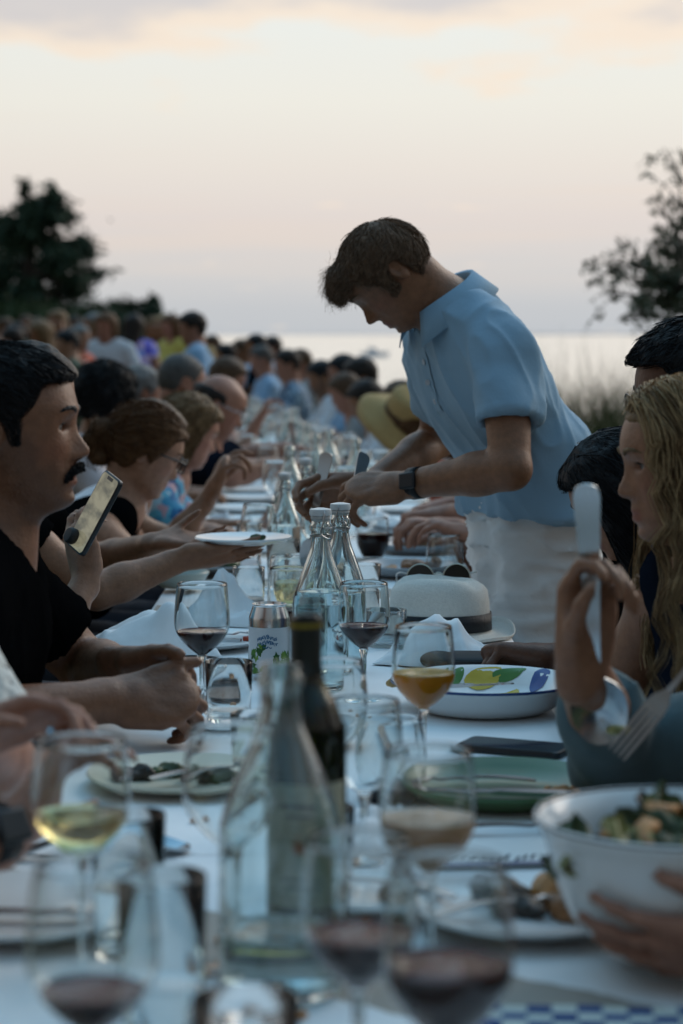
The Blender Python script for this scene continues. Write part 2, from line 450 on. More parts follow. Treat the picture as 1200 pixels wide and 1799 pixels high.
GROUND = mat('lawn_ground', (.055, .065, .028), .9, var=.45, vscale=2.5, bump=.8, bscale=30, spec=.1)
xs = np.unique(np.concatenate([np.linspace(-120, -20, 26), np.linspace(-20, 12, 81), np.linspace(12, 90, 20)]))
ys = np.unique(np.concatenate([np.linspace(-25, 0, 12), np.linspace(0, 50, 110), np.linspace(50, 420, 60)]))
X, Y = np.meshgrid(xs, ys, indexing='ij')
sd = X-x_shore(Y)                                   # positive = out over the water
Z = zg_d(Y)-3.6*np.clip((sd+1.0)/6.0, 0, 1)**1.2+np.where(sd < -1, .05*vnoise(np.stack([X, Y, X*0], -1), .35, 3), 0)*(Y > 8)
V = np.stack([X, Y, Z], -1).reshape(-1, 3); ny_ = len(ys)
i, j = np.meshgrid(np.arange(len(xs)-1), np.arange(ny_-1), indexing='ij'); a = (i*ny_+j).ravel()
props(mesh('ground', V, np.stack([a, a+ny_, a+ny_+1, a+1], 1), GROUND), kind='structure')

SEA = mat('sea_water', (.84, .82, .79), .10, metal=.85, spec=.9, ior=1.33)
nt = SEA.node_tree; _tc = nt.nodes.new('ShaderNodeTexCoord'); _mp = nt.nodes.new('ShaderNodeMapping'); _mp.inputs['Scale'].default_value = (.5, 1.6, 1)
_no = nt.nodes.new('ShaderNodeTexNoise'); _no.inputs['Scale'].default_value = .35; _no.inputs['Detail'].default_value = 6
_bp = nt.nodes.new('ShaderNodeBump'); _bp.inputs['Strength'].default_value = .35; _bp.inputs['Distance'].default_value = .12
nt.links.new(_tc.outputs['Object'], _mp.inputs[0]); nt.links.new(_mp.outputs[0], _no.inputs['Vector']); nt.links.new(_no.outputs[0], _bp.inputs['Height'])
_va = nt.nodes.new('ShaderNodeVectorMath'); _va.operation = 'ADD'; _va.inputs[1].default_value = (0, -.04, 0); _vn = nt.nodes.new('ShaderNodeVectorMath'); _vn.operation = 'NORMALIZE'      # wavelets running in towards the shore
nt.links.new(_bp.outputs[0], _va.inputs[0]); nt.links.new(_va.outputs[0], _vn.inputs[0]); nt.links.new(_vn.outputs[0], nt.nodes['Principled BSDF'].inputs['Normal'])
props(MB().add([(-30000, -200, -3.0), (30000, -200, -3.0), (30000, 45000, -3.0), (-30000, 45000, -3.0)], [(0, 1, 2, 3)]).build('sea', SEA, smooth=False, auto=None), kind='structure')

LAND = mat('far_shore_land', (.16, .19, .22), 1.0, spec=0)  # distance haze is put into this grey-blue base colour
mb = MB(); pts = np.linspace(-3500, 9000, 60)
for k, xx in enumerate(pts):
    hh = 12*(1+.5*vnoise(np.array([xx, 0, 0]), .0012, 5)+.3*vnoise(np.array([xx, 0, 0]), .005, 6))*np.clip((xx+3500)/6000, .15, 1)
    mb.v += [(xx, 18000, -3.2), (xx, 18100, -3+hh), (xx, 18900, -3.2)]
    if k: b_ = (k-1)*3; mb.f += [(b_, b_+3, b_+4, b_+1), (b_+1, b_+4, b_+5, b_+2)]
props(mb.build('hills', LAND), kind='structure')

# motor boat far out
BOATW = mat('boat_white', (.6, .62, .66), .4)
bo = thing('motor_boat', 'small white motor boat far out on the pale water', 'boat', (655/1.0*0+ (655-600)/F*420, 420, -3.0), R(12))
hullp = [(-2.6, .0), (-2.4, .95), (.5, 1.05), (2.2, .55), (3.2, 0)]
hv = []; hf = []
for zz, sc_ in ((-.25, .75), (.25, .95), (.8, 1.0)):
    ring = [(x*(.95 if zz < .5 else 1), y*sc_, zz+max(0, x)*.06) for x, y in hullp]+[(x*(.95 if zz < .5 else 1), -y*sc_, zz+max(0, x)*.06) for x, y in hullp[::-1][1:-1]]
    hv += ring
n_ = len(hv)//3
for q in range(2): hf += [(q*n_+k, q*n_+(k+1) % n_, (q+1)*n_+(k+1) % n_, (q+1)*n_+k) for k in range(n_)]
hf += [tuple(range(2*n_, 3*n_))]
mesh('hull', hv, hf, BOATW, bo, auto=40)
MB().add([(-.9, -.6, .8), (.9, -.6, .85), (.9, .6, .85), (-.9, .6, .8), (-.7, -.5, 1.7), (.3, -.5, 1.7), (.3, .5, 1.7), (-.7, .5, 1.7)],
         [(0, 1, 5, 4), (1, 2, 6, 5), (2, 3, 7, 6), (3, 0, 4, 7), (4, 5, 6, 7)]).build('cabin', BOATW, bo, smooth=False)
MB().tube([(-.3, 0, 1.7), (-.3, 0, 2.9)], .04, 6).build('mast', STEEL, bo)

# ---- vegetation
BARK = mat('bark', (.06, .045, .035), .9, var=.3, vscale=14, bump=.6, bscale=30)
PINE = mat('pine_needles', (.035, .060, .036), .7, var=.5, vscale=1.2, spec=.2)
BUSH = mat('shrub_leaves', (.035, .06, .022), .7, var=.4, vscale=1.5, spec=.2)
LEAF = mat('olive_leaves', (.085, .10, .06), .6, var=.4, vscale=9, spec=.3)
GRASS = mat('dune_grass_blades', (.06, .07, .028), .8, var=.5, vscale=3, spec=.1)
def leaves(cents, sizes, name, m, parent, off=(0, 0, 0), long=1.0, seed=1):
    r = np.random.RandomState(seed); n = len(cents)
    d1 = r.normal(size=(n, 3)); d1 /= np.linalg.norm(d1, axis=1)[:, None]; d2 = np.cross(d1, r.normal(size=(n, 3))); d2 /= np.linalg.norm(d2, axis=1)[:, None]
    s = np.asarray(sizes)[:, None]; c = np.asarray(cents)
    nn = np.cross(d1, d2)*s*.12
    V = np.stack([c-d1*s*long, c+d2*s*.5+nn, c+d1*s*long, c-d2*s*.5+nn], 1).reshape(-1, 3)
    Q = np.arange(n*4).reshape(-1, 4).astype(np.int32)
    return mesh(name, V-np.array(off), Q, m, parent, smooth=False)
def tree(name, label, base, height, trunk_r, clumps, nleaf, lsize, m, seed, group=None, long=1.0, trunks=1):
    r = np.random.RandomState(seed); base = np.array(base, float)
    t = thing(name, label, 'tree', base, 0, group)
    mb = MB()
    for q in range(trunks):
        ox = (q-(trunks-1)/2)*height*.09
        top = np.array([ox*.6, 0, height*.86]); mb.tube(spline([(ox, q*.2, -.2), (ox*1.1+r.normal()*.1, 0, height*.3), (ox*.8+r.normal()*.15, 0, height*.6), top], 10), np.linspace(trunk_r, trunk_r*.25, 10), 8)
    for c, rad in clumps:
        c = np.array(c); z0 = max(height*.25, c[2]-rad[2]*.9-.4*abs(c[0])); mb.tube(spline([(0, 0, z0), c*np.array([.5, .5, 1])*.5+np.array([0, 0, z0*.5]), c], 7), np.linspace(trunk_r*.4, trunk_r*.08, 7), 5)
    mb.build('trunk', BARK, t)
    C_ = []; S_ = []
    tot = sum(rad[0]*rad[1]*rad[2] for c, rad in clumps)
    for c, rad in clumps:
        n = int(nleaf*(rad[0]*rad[1]*rad[2]/tot)*.6+nleaf*.4/len(clumps))
        d = r.normal(size=(n, 3)); d /= np.linalg.norm(d, axis=1)[:, None]; u = np.abs(r.normal(size=(n, 1)))*.62*(1+.3*fbm(d*2+np.array(c), 1.3, seed)[:, None])
        C_.append(np.array(c)+d*u*np.array(rad)); S_.append(lsize*(.6+.8*r.rand(n)))
    leaves(np.concatenate(C_), np.concatenate(S_), 'crown', m, t, long=long, seed=seed)
    return t
def clump_cloud(seed, n, w, h0, h1, rad, shape=None):
    r = np.random.RandomState(seed); out = []
    for q in range(n):
        z = h0+(h1-h0)*((q+.5)/n); ww = w*(shape(z) if shape else 1)
        a = r.rand()*6.283; rr = r.rand()**.5
        out.append(((math.cos(a)*ww*rr, math.sin(a)*ww*rr*.7, z), (rad*(.7+.6*r.rand()), rad*(.7+.6*r.rand()), rad*(.45+.35*r.rand()))))
    return out
dp = 90.0; sp = F/dp
def px2x(px, d): return (px-600)/F*d
pine_shape = lambda z: np.interp(z, [1.4, 2.6, 4.2, 5.6, 6.9], [.75, 1.05, 1.0, .72, .22])
tree('pine_tree', 'tall dark pine with ragged crown and several trunks behind the crowd', (px2x(72, dp), dp, 0), 7.3, .22,
     clump_cloud(3, 60, 2.35, 1.4, 6.75, .62, pine_shape)+[((.55, 0, 7.0), (.28, .28, .42)), ((-.65, 0, 7.1), (.26, .26, .5)), ((1.7, 0, 5.0), (.5, .5, .4)), ((1.95, 0, 3.6), (.5, .5, .3)), ((2.1, 0, 2.2), (.6, .6, .35))],
     17000, .14, PINE, 11, long=1.3, trunks=3)
tree('pine_tree', 'dark pine cut off at the picture edge, left of the tall ragged pine', (px2x(-60, dp), dp+4, 0), 6.0, .2,
     clump_cloud(5, 46, 2.3, 1.2, 6.2, .65, lambda z: np.interp(z, [1, 3, 5, 6], [1, 1.05, .8, .4])), 15000, .15, PINE, 12, long=1.2, trunks=2)
for k, (px, d_, hh, ww, sd_, lab) in enumerate([
        (150, 84, 3.0, 1.9, 21, 'dark rounded shrub at the foot of the tall pine'),
        (252, 80, 3.15, 1.1, 22, 'wind-shaped dark shrub on the shore, the highest right of the pines'),
        (196, 76, 2.35, 1.2, 23, 'low dark shrub between the pines and the wind-shaped shrub'),
        (305, 86, 1.75, 1.0, 24, 'low dark shrub sloping down towards the water'),
        (335, 90, 1.15, .9, 25, 'smallest grey green shrub at the edge of the water'),
        (60, 78, 2.6, 2.4, 26, 'broad dark hedge-like shrub behind the standing guests'),
        (222, 82, 2.75, 1.4, 27, 'bushy dark shrub just left of the wind-shaped shrub'), (280, 83, 2.3, 1.2, 28, 'bushy dark shrub just right of the wind-shaped shrub'), (110, 80, 2.9, 1.8, 29, 'tall dense dark shrub under the right side of the tall pine')]):
    tree('shore_shrub', lab, (px2x(px, d_), d_, -.1), hh, .07, clump_cloud(sd_, 16, ww*.8, .5, hh*.84, ww*.33), 4200, .12, BUSH if k > 2 else PINE, sd_, 'shrubs along the shore')

# the sparse tree on the right, close enough to see single leaves
def branchy_tree(base, targets, seed):
    r = np.random.RandomState(seed); base = np.array(base)
    t = thing('olive_tree', 'sparse small-leaved tree reaching in over the seated man with black hair', 'tree', base)
    mb = MB(); cents = []; sizes = []
    fork = np.array([0, 0, 1.25])
    mb.tube(spline([(0, 0, -.2), (.05, 0, .5), (0, .03, 1.0), fork], 10), np.linspace(.08, .055, 10), 9)
    for (tx, tz, dens) in targets:
        end = np.array([tx-base[0], r.normal()*.25, tz-base[2]])
        mid = fork*.45+end*.55+np.array([.12*r.normal(), .15*r.normal(), .12])
        path = spline([fork, mid, end], 16); mb.tube(path, np.linspace(.026, .004, 16), 6)
        for q in range(int(12*dens)):
            u = .35+.65*r.rand(); p = path[int(u*15)]
            d = nrm(end-fork)*.5+r.normal(size=3)*np.array([.8, .8, .8]); d = nrm(d); ln = .14+.24*r.rand()
            tw = spline([p, p+d*ln*.5+np.array([0, 0, .03]), p+d*ln], 6); mb.tube(tw, np.linspace(.0045, .0015, 6), 4)
            for w_ in range(int(17*dens)):
                v = r.rand()**.7; q0 = tw[int(v*5)]; cents.append(q0+r.normal(size=3)*.022); sizes.append(.017+.013*r.rand())
    mb.build('trunk', BARK, t)
    leaves(np.array(cents), np.array(sizes), 'crown', LEAF, t, long=1.3, seed=seed)
dR = 14.0; sR = F/dR
def rt_(px, py): return ((px-600)/sR, CAM_H-(py-HORIZON)/sR)
branchy_tree((2.62, dR, -.12), [(*rt_(1163, 262), .75), (*rt_(1195, 300), .8), (*rt_(1150, 345), .55), (*rt_(1052, 470), 1.0), (*rt_(1085, 455), .9), (*rt_(1120, 440), 1.0), (*rt_(1150, 425), .9),
    (*rt_(1070, 510), .7), (*rt_(1090, 560), .8), (*rt_(1130, 490), 1.1), (*rt_(1165, 480), 1.2), (*rt_(1180, 440), 1.1), (*rt_(1150, 530), 1.1), (*rt_(1210, 380), 1.2), (*rt_(1190, 540), 1.1), (*rt_(1215, 470), 1.3), (*rt_(1240, 520), 1.2), (*rt_(1130, 580), .6)], 41)

# dune grass along the bank: nobody could count it
def grass_patch():
    r = np.random.RandomState(5); V = []; Q = []
    def blade(x, y, z, h, w, lean, az):
        n = len(V); dx, dy = math.cos(az)*lean*h, math.sin(az)*lean*h; px_, py_ = -math.sin(az+1)*w, math.cos(az+1)*w
        for t, ww in ((0, 1), (.5, .8), (1, .12)):
            c = (x+dx*t*t, y+dy*t*t, z+h*t*(1-.15*lean*t)); V.append((c[0]-px_*ww, c[1]-py_*ww, c[2])); V.append((c[0]+px_*ww, c[1]+py_*ww, c[2]))
        Q.append((n, n+1, n+3, n+2)); Q.append((n+2, n+3, n+5, n+4))
    rr_ = r.rand(13000, 2); dd_ = 15.5+rr_[:, 0]**1.2*9; lo_a = np.interp(dd_, *CXT)+1.5; xa_ = lo_a+(np.minimum(x_shore(dd_), lo_a+14)-lo_a)*rr_[:, 1]**1.3; cl_a = vnoise(np.stack([xa_*1.1, dd_*1.1, dd_*0], 1), 1.0, 9)
    for k in range(13000):
        d = dd_[k]
        x = xa_[k]; cl = cl_a[k]; right = float(np.interp(x/d, [.02, .06, .105, .13], [0, .12, 1, 1.05]))
        h = (.50+.26*cl+.52*right)*(.55+.6*r.rand()); blade(x, d, gz(x, d)-.02, max(.15, h), .006, .15+.5*r.rand(), r.rand()*6.28)
    for k in range(150):                                   # tall thin seed stalks against the water
        d = 15+r.rand()*8; px_ = [960+110*r.rand(), 600+130*r.rand(), 930+200*r.rand()][k % 3]; x = (px_-600)/F*d
        top = CAM_H-((600+80*r.rand() if k % 3 else 560+70*r.rand())-HORIZON)/F*d; blade(x, d, gz(x, d), top-gz(x, d), .0035, .05+.12*r.rand(), r.rand()*6.28)
    props(mesh('dune_grass', V, np.array(Q, np.int32), GRASS, smooth=False), 'tall dry dune grass along the bank above the water', 'grass', kind='stuff')
grass_patch()
def lawn():
    r = np.random.RandomState(8); n = 9000
    x = r.uniform(-3.5, 3.0, n); y = 1+r.rand(n)*15; h = .03+.04*r.rand(n); a = r.rand(n)*6.28; z = zg_d(y)
    V = np.stack([np.stack([x-.004*np.cos(a), y-.004*np.sin(a), z-.01], 1), np.stack([x+.004*np.cos(a), y+.004*np.sin(a), z-.01], 1), np.stack([x+.02*np.sin(a), y+.02*np.cos(a), z+h], 1)], 1).reshape(-1, 3)
    props(mesh('lawn_grass', V, np.arange(3*n).reshape(-1, 3).astype(np.int32), GROUND, smooth=False), 'short worn lawn grass under the tables', 'grass', kind='stuff')
lawn()

# ------------------------------------------------------------------ the long row of tables under white cloths
TOP = .75; HW = .355
TWOOD = mat('table_top', (.32, .29, .25), .6)
def ctr(d): return np.array([cx(d), d, float(zg_d(d))])
def table_and_cloth(d0, d1, k):
    c0, c1 = ctr(d0), ctr(d1); ax_ = c1-c0; ln = np.linalg.norm(ax_[:2]); ang = math.atan2(ax_[1], ax_[0])-math.pi/2; mid = (c0+c1)/2
    slope = (c1[2]-c0[2])/ln
    tl = ['folding banquet table carrying the foreground wine glasses', 'folding banquet table carrying the panama hat and swing-top bottles'][k] if k < 2 else 'folding banquet table under a white cloth in the far part of the row'
    t = thing('banquet_table', tl, 'table', (mid[0], mid[1], mid[2]), ang, 'banquet tables in one long row')
    t.rotation_euler = (math.atan(slope), 0, ang)
    MB().box((0, 0, TOP-.025), (HW*2-.02, ln-.004, .03)).build('tabletop', TWOOD, t, False)
    for sx in (-1, 1):
        for sy in (-1, 1): MB().tube([(sx*.27, sy*(ln/2-.2), TOP-.04), (sx*.27, sy*(ln/2-.2), 0)], .016, 8).build('leg', STEEL_D, t)
    # cloth: a sheet on top with draped sides
    nx, nyy = 31, max(12, int(ln/.06)); us = np.linspace(-1, 1, nx); drop = .30; half = HW+drop
    V = []; r = random.Random(k)
    for jj in range(nyy+1):
        yy = -ln/2+ln*jj/nyy-(.0 if jj < nyy else -.004)
        for u in us:
            s_ = u*half; e = abs(s_)-HW; sg = math.copysign(1, s_)
            if e <= 0: p = (s_, yy, TOP-.0095+.0015*(k % 2)+.0008*math.sin(9*yy+s_*7))
            else:
                wv = .018*math.sin(yy*17+sg*1.3+k)*min(1, e/.15)+.008*math.sin(yy*41+k)*min(1, e/.2)
                p = (sg*(HW+.008+.03*(e/drop)+wv), yy, TOP-.008-e)
            V.append(p)
    Q = [(jj*nx+ii, jj*nx+ii+1, (jj+1)*nx+ii+1, (jj+1)*nx+ii) for jj in range(nyy) for ii in range(nx-1)]
    o = mesh('tablecloth', V, Q, CLOTH); o.location = t.location; o.rotation_euler = t.rotation_euler
    lab = 'white tablecloth on the table with the panama hat and swing-top bottles' if k == 1 else ('white tablecloth on the table with the foreground wine glasses' if k == 0 else 'white tablecloth on a far table of the long row')
    props(o, lab, 'tablecloth', None if k < 2 else 'white cloths on the far tables')
bounds = [.55, 2.38, 4.21, 6.04, 7.87, 9.7, 11.53, 13.36, 15.2, 17.0, 18.8, 20.6, 22.4, 24.2, 26.0, 28]
for k in range(len(bounds)-1): table_and_cloth(bounds[k], bounds[k+1], k)
def tz(d):                                 # cloth surface height at distance d
    return float(zg_d(d))+TOP-.0075

def T(px, s, dz=0.0):
    d = F/s; return ((px-600)/s, d, tz(d)+dz)

# ------------------------------------------------------------------ glassware
def bowl_profile(h0, h1, rmax, rrim, th=.0012, kind='wine'):
    """outer and inner wall of a wine bowl, closed"""
    n = 22; out = []
    for q in range(n+1):
        t = q/n
        if kind == 'wine':
            r = rmax*math.sin(min(1, t/.46)*math.pi/2)**.75 if t < .46 else rmax-(rmax-rrim)*((t-.46)/.54)**1.8
        else:
            r = rmax*(.62+.38*math.sin(min(1, t/.45)*math.pi/2)) if t < .45 else rmax-(rmax-rrim)*((t-.45)/.55)**1.7
        out.append((max(r, .004), h0+(h1-h0)*t))
    return out
def inner(prof, th, bottom):
    ins = [(max(r-th, .0008), z) for r, z in prof if z > bottom+.0004]
    return [(0, bottom)]+[(ins[0][0]*.6, bottom+.0002)]+ins
def r_at(prof, z): return float(np.interp(z, [p[1] for p in prof], [p[0] for p in prof]))
def liquid(prof_in, level, m, parent, name, n=40):
    pr = [(r+.00025, z) for r, z in prof_in if z < level-.0005]; pr[0] = (0, prof_in[0][1]-.0002)
    rl = r_at(prof_in[1:], level)+.00025
    pr += [(rl, level+.0008), (rl-.0012, level), (rl*.5, level), (0, level)]
    o = fix_normals(MB().lathe(pr, n).build(name, m, parent, auto=50))
    tp = {'red_wine': WINE_TOP, 'cloudy_beer': BEER_TOP, 'cloudy_rose': ROSE_TOP}.get(m.name)
    if tp: MB().lathe([(0, level+.0004), (rl*.5, level+.0004), (rl-.0014, level+.0005), (rl-.0002, level+.0012)], n).build('liquid_surface', tp, o)
    return o
def wine_glass(px, s, label, h=.20, h0=.092, rmax=.041, rrim=.034, level=None, lm=None, lname='wine', group=None, n=40, foot=True, rz=0.0):
    t = thing('wine_glass', label, 'wine glass', T(px, s), rz, group)
    o = bowl_profile(h0, h, rmax, rrim); i_ = inner(o, .0011, h0+.004)
    prof = [(0, h0)]+o+[(o[-1][0]-.0006, h+.0006)]+i_[::-1]
    fix_normals(MB().lathe(prof, n).build('bowl', GLASS, t, auto=60))
    fix_normals(MB().lathe([(0, .004), (.0052, .004), (.0040, .02), (.0036, h0*.5), (.0042, h0-.012), (.0075, h0+.0005), (.0045, h0+.0022), (0, h0+.0026)], 20).build('stem', GLASS, t))
    fix_normals(MB().lathe([(0, .0004), (.033, .0004), (.034, .0012), (.033, .002), (.015, .0034), (.006, .0062), (0, .0064)], n).build('foot', GLASS, t))
    if level: liquid(i_, level, lm, t, lname, n)
    return t
def tumbler(px, s, label, h=.09, r0=.031, r1=.036, level=None, lm=None, group=None, n=32, name='tumbler', cat='glass'):
    t = thing(name, label, cat, T(px, s), 0, group); b = .010
    out = [(r0*.9, .0005), (r0, .003), (r0+(r1-r0)*.5, h*.5), (r1, h)]
    i_ = [(0, b), (r0*.8, b), (r0-.0016, b+.004), (r0+(r1-r0)*.5-.0015, h*.5), (r1-.0014, h)]
    fix_normals(MB().lathe([(0, .0005)]+out+[(r1-.0007, h+.0007)]+i_[::-1], n).build('glass_wall', GLASS, t, auto=60))
    if level: liquid(i_, level, lm, t, 'drink', n)
    return t
def stemless(px, s, label, h=.105, rmax=.044, rrim=.036, level=None, lm=None, group=None, n=36):
    t = thing('stemless_glass', label, 'glass', T(px, s), 0, group)
    o = bowl_profile(.0006, h, rmax, rrim, kind='stemless'); i_ = inner(o, .0013, .006)
    fix_normals(MB().lathe([(0, .0006)]+o+[(o[-1][0]-.0006, h+.0006)]+i_[::-1], n).build('glass_wall', GLASS, t, auto=60))
    if level: liquid(i_, level, lm, t, 'drink', n)
    return t
def swing_bottle(px, s, label, sc=1.0, rs=1.0, level=.12, n=40, group=None, stopper=True, rz=0.0):
    t = thing('swing_top_bottle', label, 'bottle', T(px, s), rz, group)
    o = [(.040, .0006), (.043, .004), (.0435, .02), (.0435, .120), (.042, .138), (.036, .160), (.026, .188), (.0175, .212), (.0145, .228), (.0142, .243), (.0165, .246), (.0165, .252), (.0145, .255), (.0145, .262)]
    o = [(r*sc*rs, z*sc) for r, z in o]; th = .0034*sc
    ii = [(max(r-th, .001), z) for r, z in o[2:]]; ii = [(0, .008*sc), (.034*sc*rs, .008*sc), (.0395*sc*rs, .013*sc)]+ii
    sm = [tuple(p) for p in spline(o[1:9], 30)]
    smi = [(max(r-th, .001), z) for r, z in sm if z > .018*sc]
    prof = [(0, .0006), o[0]]+sm+o[9:]+[(o[-1][0]-.001, o[-1][1]+.0005)]+[(max(r-th, .001), z) for r, z in o[9:]][::-1]+smi[::-1]+[(.0395*sc*rs, .013*sc), (.034*sc*rs, .008*sc), (0, .008*sc)]
    fix_normals(MB().lathe(prof, n).build('bottle_glass', GLASS_G, t, auto=60))
    pin = [(0, .008*sc), (.034*sc*rs, .008*sc), (.0395*sc*rs, .013*sc)]+smi
    if level: liquid(pin, level*sc, WATER, t, 'water', n)
    if stopper:
        st = MB().lathe([(0, .258*sc), (.011*sc, .258*sc), (.0125*sc, .266*sc), (.0165*sc, .2675*sc), (.0175*sc, .272*sc), (.0165*sc, .277*sc), (.006*sc, .279*sc), (0, .279*sc)], 24).build('stopper', WHITEP, t)
        MB().lathe([(.0128*sc, .2625*sc), (.0152*sc, .2625*sc), (.0152*sc, .2665*sc), (.0128*sc, .2665*sc)], 24).build('gasket', mat('grey_rubber', (.45, .45, .44), .6), st)
        for sg, nm in ((1, 'wire_bail'), (-1, 'wire_bail')):
            y_ = sg*.0185*sc
            MB().tube(spline([(0, sg*.0165*sc, .275*sc), (0, y_*1.05, .270*sc), (-.004*sc, y_*1.15, .255*sc), (-.006*sc, y_*1.1, .240*sc), (.010*sc, y_*1.05, .232*sc), (.012*sc, y_, .247*sc), (0, y_, .249*sc)], 26), .0011*sc, 6).build(nm, STEEL_D, t)
        MB().lathe([(.0146*sc, .2355*sc), (.0162*sc, .2355*sc), (.0162*sc, .2380*sc), (.0146*sc, .2380*sc)], 24).build('wire_collar', STEEL_D, t)
    return t

# near, out of focus
wine_glass(163, 2700, 'big wine glass with a little red wine beside the wine glass of white wine', h=.214, h0=.100, rmax=.0435, rrim=.037, level=.130, lm=WINE)
wine_glass(142, 2050, 'wine glass half full of pale white wine', h=.210, h0=.108, rmax=.0425, rrim=.0385, level=.146, lm=WHITEW)
wine_glass(405, 2000, 'empty wine glass just behind the clear foreground bottle', h=.212, h0=.105, rmax=.042, rrim=.036)
tumbler(287, 2250, 'tall clear tumbler of water between the white wine and the clear bottle', h=.135, r0=.031, r1=.034, level=.05, lm=WATER)
tumbler(432, 2620, 'empty low tumbler standing in front of the clear foreground bottle', h=.112, r0=.032, r1=.0365)
wine_glass(630, 2520, 'wine glass of red wine close beside the clear foreground bottle', h=.206, h0=.100, rmax=.040, rrim=.035, level=.139, lm=WINE)
wine_glass(787, 2720, 'large wine glass of red wine in front of the pale rose glass', h=.216, h0=.098, rmax=.0425, rrim=.0375, level=.150, lm=WINE)
wine_glass(752, 2010, 'wine glass of cloudy pale rose drink behind the large red wine', h=.194, h0=.086, rmax=.0425, rrim=.038, level=.134, lm=ROSE)
wine_glass(640, 1660, 'empty wine glass between the dark wine bottle and the cloudy beer glass', h=.170, h0=.070, rmax=.041, rrim=.037)
swing_bottle(493, 2075, 'clear glass bottle without stopper, nearly empty, in front of the dark wine bottle', sc=1.06, rs=1.14, level=.050, stopper=False)

def wine_bottle(px, s, label):
    t = thing('wine_bottle', label, 'bottle', T(px, s))
    o = [(.034, .0006), (.0368, .003), (.0372, .01), (.0372, .185), (.0355, .200), (.028, .222), (.019, .238), (.0152, .252), (.0142, .275), (.0142, .288), (.0152, .289), (.0152, .297), (.0140, .300)]
    body = [o[0]]+[tuple(p) for p in spline(o[1:9], 30)]+o[9:]; th = .003
    ii = [(max(r-th, .001), z) for r, z in body if z > .012]
    fix_normals(MB().lathe([(0, .0006)]+body+[(.0125, .3006)]+ii[::-1]+[(.02, .022), (0, .030)], 44).build('bottle_glass', GLASS_GREEN, t, auto=60))
    MB().lathe([(.0146, .236+.012), (.0158, .250), (.0149, .262), (.0149, .2875), (.0159, .2885), (.0159, .2975), (.0150, .301)], 36).build('foil_capsule', mat('black_foil', (.012, .014, .012), .35), t)
    MB().lathe([(.0161, .2915), (.0162, .2955)], 36).build('foil_band', mat('foil_band_gold', (.30, .22, .03), .35, metal=.6), t)
    # paper label on the camera side and its printed lines
    n = 24; V = []
    for zz in (.045, .155):
        for q in range(n+1): a_ = -math.pi/2+R(-68+136*q/n); V.append((.0376*math.cos(a_), .0376*math.sin(a_), zz))
    lb = mesh('label', V, [(q, q+1, n+2+q, n+1+q) for q in range(n)], mat('cream_label', (.30, .29, .21), .7, var=.12, vscale=60), t)
    for zz, w_, hh, m_ in ((.135, 30, .004, INK), (.126, 22, .003, INK), (.098, 9, .010, mat('label_red', (.35, .10, .04), .7)), (.070, 26, .002, INK), (.063, 20, .002, INK)):
        V = []
        for z2 in (zz-hh/2, zz+hh/2):
            for q in range(9): a_ = -math.pi/2+R(-w_+2*w_*q/8-6); V.append((.0379*math.cos(a_), .0379*math.sin(a_), z2))
        mesh('label_print', V, [(q, q+1, 10+q, 9+q) for q in range(8)], m_, lb)
    return t
wine_bottle(537, 1930, 'dark green wine bottle with black foil neck and cream label')

# in focus, middle of the table
wine_glass(355, 1205, 'wine glass of red wine near the clasped hands of the man with moustache', h=.194, h0=.088, rmax=.0405, rrim=.0365, level=.124, lm=WINE, n=56)
wine_glass(639, 1150, 'wine glass of red wine close beside the swing-top bottles', h=.178, h0=.076, rmax=.0405, rrim=.0365, level=.112, lm=WINE, n=56)
wine_glass(744, 1380, 'wine glass of cloudy orange beer beside the fruit-painted dish', h=.186, h0=.079, rmax=.0405, rrim=.036, level=.126, lm=BEER, lname='beer', n=48)
tumbler(402, 1235, 'low clear tumbler beside the red wine at the clasped hands', h=.086, r0=.031, r1=.0345, level=.016, lm=WATER)
swing_bottle(563, 1118, 'swing-top water bottle with white stopper and wire bail, full to the shoulder', sc=1.02, level=.150, n=56, rz=R(20))
swing_bottle(598, 1062, 'second swing-top water bottle, half hidden behind the full one', sc=1.0, level=.13, n=48, rz=R(-10))
tumbler(437, 868, 'tumbler clouded with cold, milky drink at its bottom, behind the beer can', h=.086, r0=.031, r1=.033, level=.022, lm=mat('milky_drink', (.7, .74, .76), .3, trans=.4, ior=1.34))
stemless(508, 905, 'stemless glass with a little red wine beside the swing-top bottle', h=.105, rmax=.043, rrim=.037, level=.022, lm=WINE)
stemless(655, 690, 'stemless glass half full of red wine by the serving man’s hands'.replace('’', ''), h=.100, rmax=.042, rrim=.0385, level=.058, lm=WINE)
stemless(782, 770, 'empty stemless glass standing behind the panama hat', h=.102, rmax=.0435, rrim=.038, level=.014, lm=WINE)
tumbler(678, 985, 'low tumbler between the wine glass and the panama hat', h=.066, r0=.034, r1=.038)
tumbler(652, 905, 'low tumbler behind the swing-top bottles', h=.062, r0=.031, r1=.034, level=.02, lm=WATER)
tumbler(640, 850, 'taller tumbler behind the swing-top bottles', h=.082, r0=.031, r1=.035)
tumbler(498, 800, 'tall clear tumbler by the plate being passed', h=.105, r0=.034, r1=.038, level=.03, lm=WATER)
tumbler(527, 830, 'short clear tumbler beside the stemless glass', h=.09, r0=.031, r1=.034)
stemless(505, 850, 'stemless glass of white wine behind the stemless red', h=.098, rmax=.040, rrim=.034, level=.045, lm=WHITEW)
tumbler(438, 690, 'clear tumbler under the held plate', h=.085, r0=.031, r1=.034)
swing_bottle(500, 760, 'clear water bottle with wide shoulder behind the tumblers', sc=.86, level=.135, n=36)
swing_bottle(537, 705, 'clear water bottle beside the serving man\'s spoon', sc=.92, level=.14, n=36)

